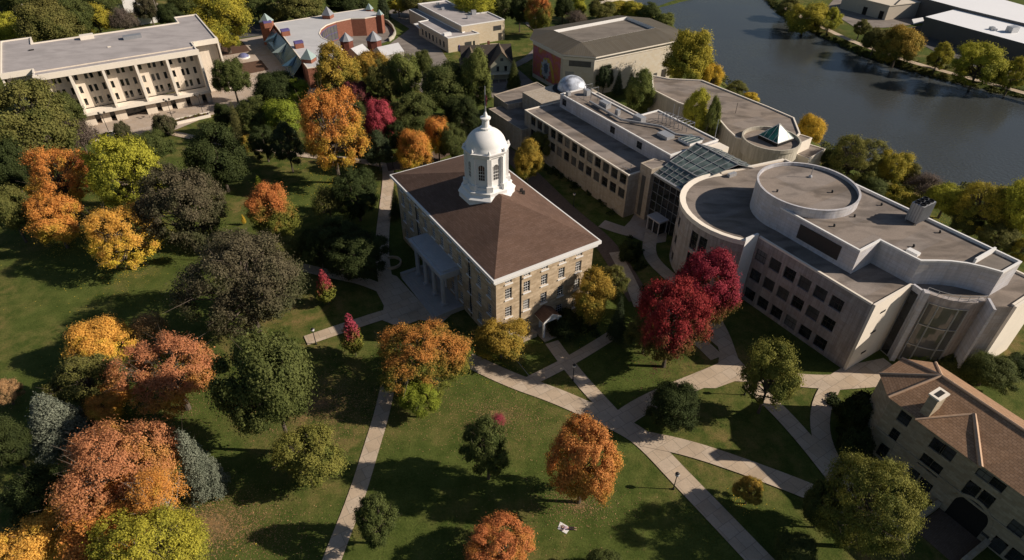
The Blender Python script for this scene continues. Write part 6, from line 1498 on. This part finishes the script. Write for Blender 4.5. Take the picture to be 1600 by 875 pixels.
hb = G(381, 90); th = thing('round_plaza_feature', 'round blue topped feature with white rim on the plaza right of the library', 'plaza feature', (hb.x, hb.y, 0))
m = MB(); m.lathe(xy(hb), [(2.0, 0), (2.0, .45), (1.7, .45), (1.7, .3)], 28, cap=False); m.build('rim', M_WHITE, th)
m = MB(); m.lathe(xy(hb), [(1.7, .3), (1.5, .8), (.9, 1.3), (.1, 1.5)], 24); m.build('blue_top', mat('slate_blue_top', (.14, .15, .28), rough=.5), th, smooth=True)
# parked car: body, cabin, wheels
def car(px, py, ang, label, col):
    p = G(px, py); t = thing('parked_car', label, 'car', (p.x, p.y, 0)); c_, s_ = math.cos(ang), math.sin(ang)
    def W_(x, y, z): return (p.x+x*c_-y*s_, p.y+x*s_+y*c_, z)
    side = [(-2.2, .35), (2.2, .35), (2.25, .7), (2.1, .85), (1.1, .98), (.45, 1.42), (-1.2, 1.45), (-1.95, 1.0), (-2.2, .9)]
    m = MB()
    L_ = [W_(x, -.85*(1 if z < 1.05 else .8), z) for x, z in side]; R_ = [W_(x, .85*(1 if z < 1.05 else .8), z) for x, z in side]
    m.face(L_[::1]); m.face(R_[::-1])
    for k in range(len(side)): a, b = k, (k+1) % len(side); m.face([L_[b], L_[a], R_[a], R_[b]])
    m.build('body', col, t)
    g = MB()
    for s in (-1, 1): g.face([W_(.95, s*.83, 1.0), W_(.42, s*.71, 1.37), W_(-1.15, s*.71, 1.4), W_(-1.75, s*.83, 1.02)])
    g.face([W_(1.12, -.68, 1.0), W_(1.12, .68, 1.0), W_(.5, .6, 1.41), W_(.5, -.6, 1.41)]); g.face([W_(-1.93, -.68, 1.04), W_(-1.93, .68, 1.04), W_(-1.25, .6, 1.45), W_(-1.25, -.6, 1.45)]); g.build('windows', M_GLASS, t)
    for x in (-1.4, 1.4):
        for y in (-.86, .86): w_ = MB(); w_.bar(W_(x, y-.1, .33), W_(x, y+.1, .33), .33, 14); w_.build('wheel', M_BLACK, t)
    for y in (-.6, .6): h_ = MB(); h_.box(W_(2.2, y, .6), (.1, .35, .15), ang); h_.build('headlight', M_GLOBE, t)
M_CAR = mat('blue_car_paint', (.16, .20, .34), rough=.3, var=.03, spec=.6)
car(661, 93, R(20), 'small blue parked car on the driveway below the beige brick hall', M_CAR)
car(1586, 27, R(40), 'grey parked car', M_STEEL) if False else None
bk = MB(); bl = [G(x, y) for x, y in ((875.5, 815.5), (871.2, 826.2), (884.8, 834.2), (889.5, 827.8), (890, 824))]
bl = ccw([xy(p) for p in bl]); bk.prism(bl, .0, .035, True)
bp_ = G(880.5, 825.5); blk = bk.build('picnic_blanket', M_WHITE, loc=(bp_.x, bp_.y, 0)); tag(blk, 'white blanket spread on the lower lawn under a lying person', 'blanket')
def skin(name, pts, edges, rad, m, parent, sub=2):
    me = bpy.data.meshes.new(name); me.from_pydata([tuple(p) for p in pts], edges, []); o = bpy.data.objects.new(name, me); COL.objects.link(o); o.parent = parent
    me.materials.append(m); sk_ = o.modifiers.new('skin', 'SKIN'); sk_.use_smooth_shade = True
    me.skin_vertices or None
    for i, r in enumerate(rad): v = me.skin_vertices[0].data[i]; v.radius = (r, r); v.use_root = (i == 0)
    s_ = o.modifiers.new('sub', 'SUBSURF'); s_.levels = s_.render_levels = sub
    return o
try:
    hx, fx_ = G(876.3, 825.2), G(891, 826.3); dirp = (fx_-hx).normalized(); ang = math.atan2(dirp.y, dirp.x)
    pr_ = thing('person', 'person in dark shorts lying face down on the white blanket on the lower lawn', 'person', (hx.x+dirp.x*.75, hx.y+dirp.y*.75, .04)); pr_.rotation_euler = (0, 0, ang)
    # x runs from head to feet; pelvis at 0.15
    pts = [(.15, 0, .14), (-.1, 0, .14), (-.33, 0, .15), (-.47, 0, .15), (-.62, 0, .15), (-.72, .0, .15), (-.36, .19, .13), (-.5, .36, .08), (-.72, .24, .06), (-.82, .17, .05), (-.36, -.19, .13), (-.5, -.36, .08), (-.72, -.24, .06), (-.82, -.17, .05),
           (.22, .1, .12), (.62, .12, .1), (1.0, .13, .08), (1.16, .14, .05), (.22, -.1, .12), (.62, -.12, .1), (1.0, -.13, .08), (1.16, -.14, .05)]
    ed_ = [(0, 1), (1, 2), (2, 3), (3, 4), (4, 5), (2, 6), (6, 7), (7, 8), (8, 9), (2, 10), (10, 11), (11, 12), (12, 13), (0, 14), (14, 15), (15, 16), (16, 17), (0, 18), (18, 19), (19, 20), (20, 21)]
    rd_ = [.13, .12, .13, .055, .1, .07, .06, .045, .035, .04, .06, .045, .035, .04, .09, .065, .04, .045, .09, .065, .04, .045]
    M_SKIN = mat('skin', (.50, .31, .22), rough=.6, var=.04)
    skin('body', pts, ed_, rd_, M_SKIN, pr_)
    skin('shirt', [(.1, 0, .15), (-.1, 0, .15), (-.34, 0, .155), (-.36, .18, .14), (-.45, .29, .11), (-.36, -.18, .14), (-.45, -.29, .11)], [(0, 1), (1, 2), (2, 3), (3, 4), (2, 5), (5, 6)], [.145, .14, .145, .075, .065, .075, .065], mat('lilac_shirt', (.55, .42, .50), var=.04), pr_)
    skin('trousers', [(.14, 0, .15), (.24, .1, .125), (.6, .12, .105), (.9, .13, .09), (.24, -.1, .125), (.6, -.12, .105), (.9, -.13, .09)], [(0, 1), (1, 2), (2, 3), (0, 4), (4, 5), (5, 6)], [.15, .11, .085, .065, .11, .085, .065], mat('dark_trousers', (.035, .022, .026), var=.05), pr_)
    skin('hair', [(-.62, 0, .19), (-.7, 0, .18), (-.74, 0, .13)], [(0, 1), (1, 2)], [.105, .1, .07], mat('dark_hair', (.02, .012, .01)), pr_, 2)
except Exception as ex: print('person', ex)
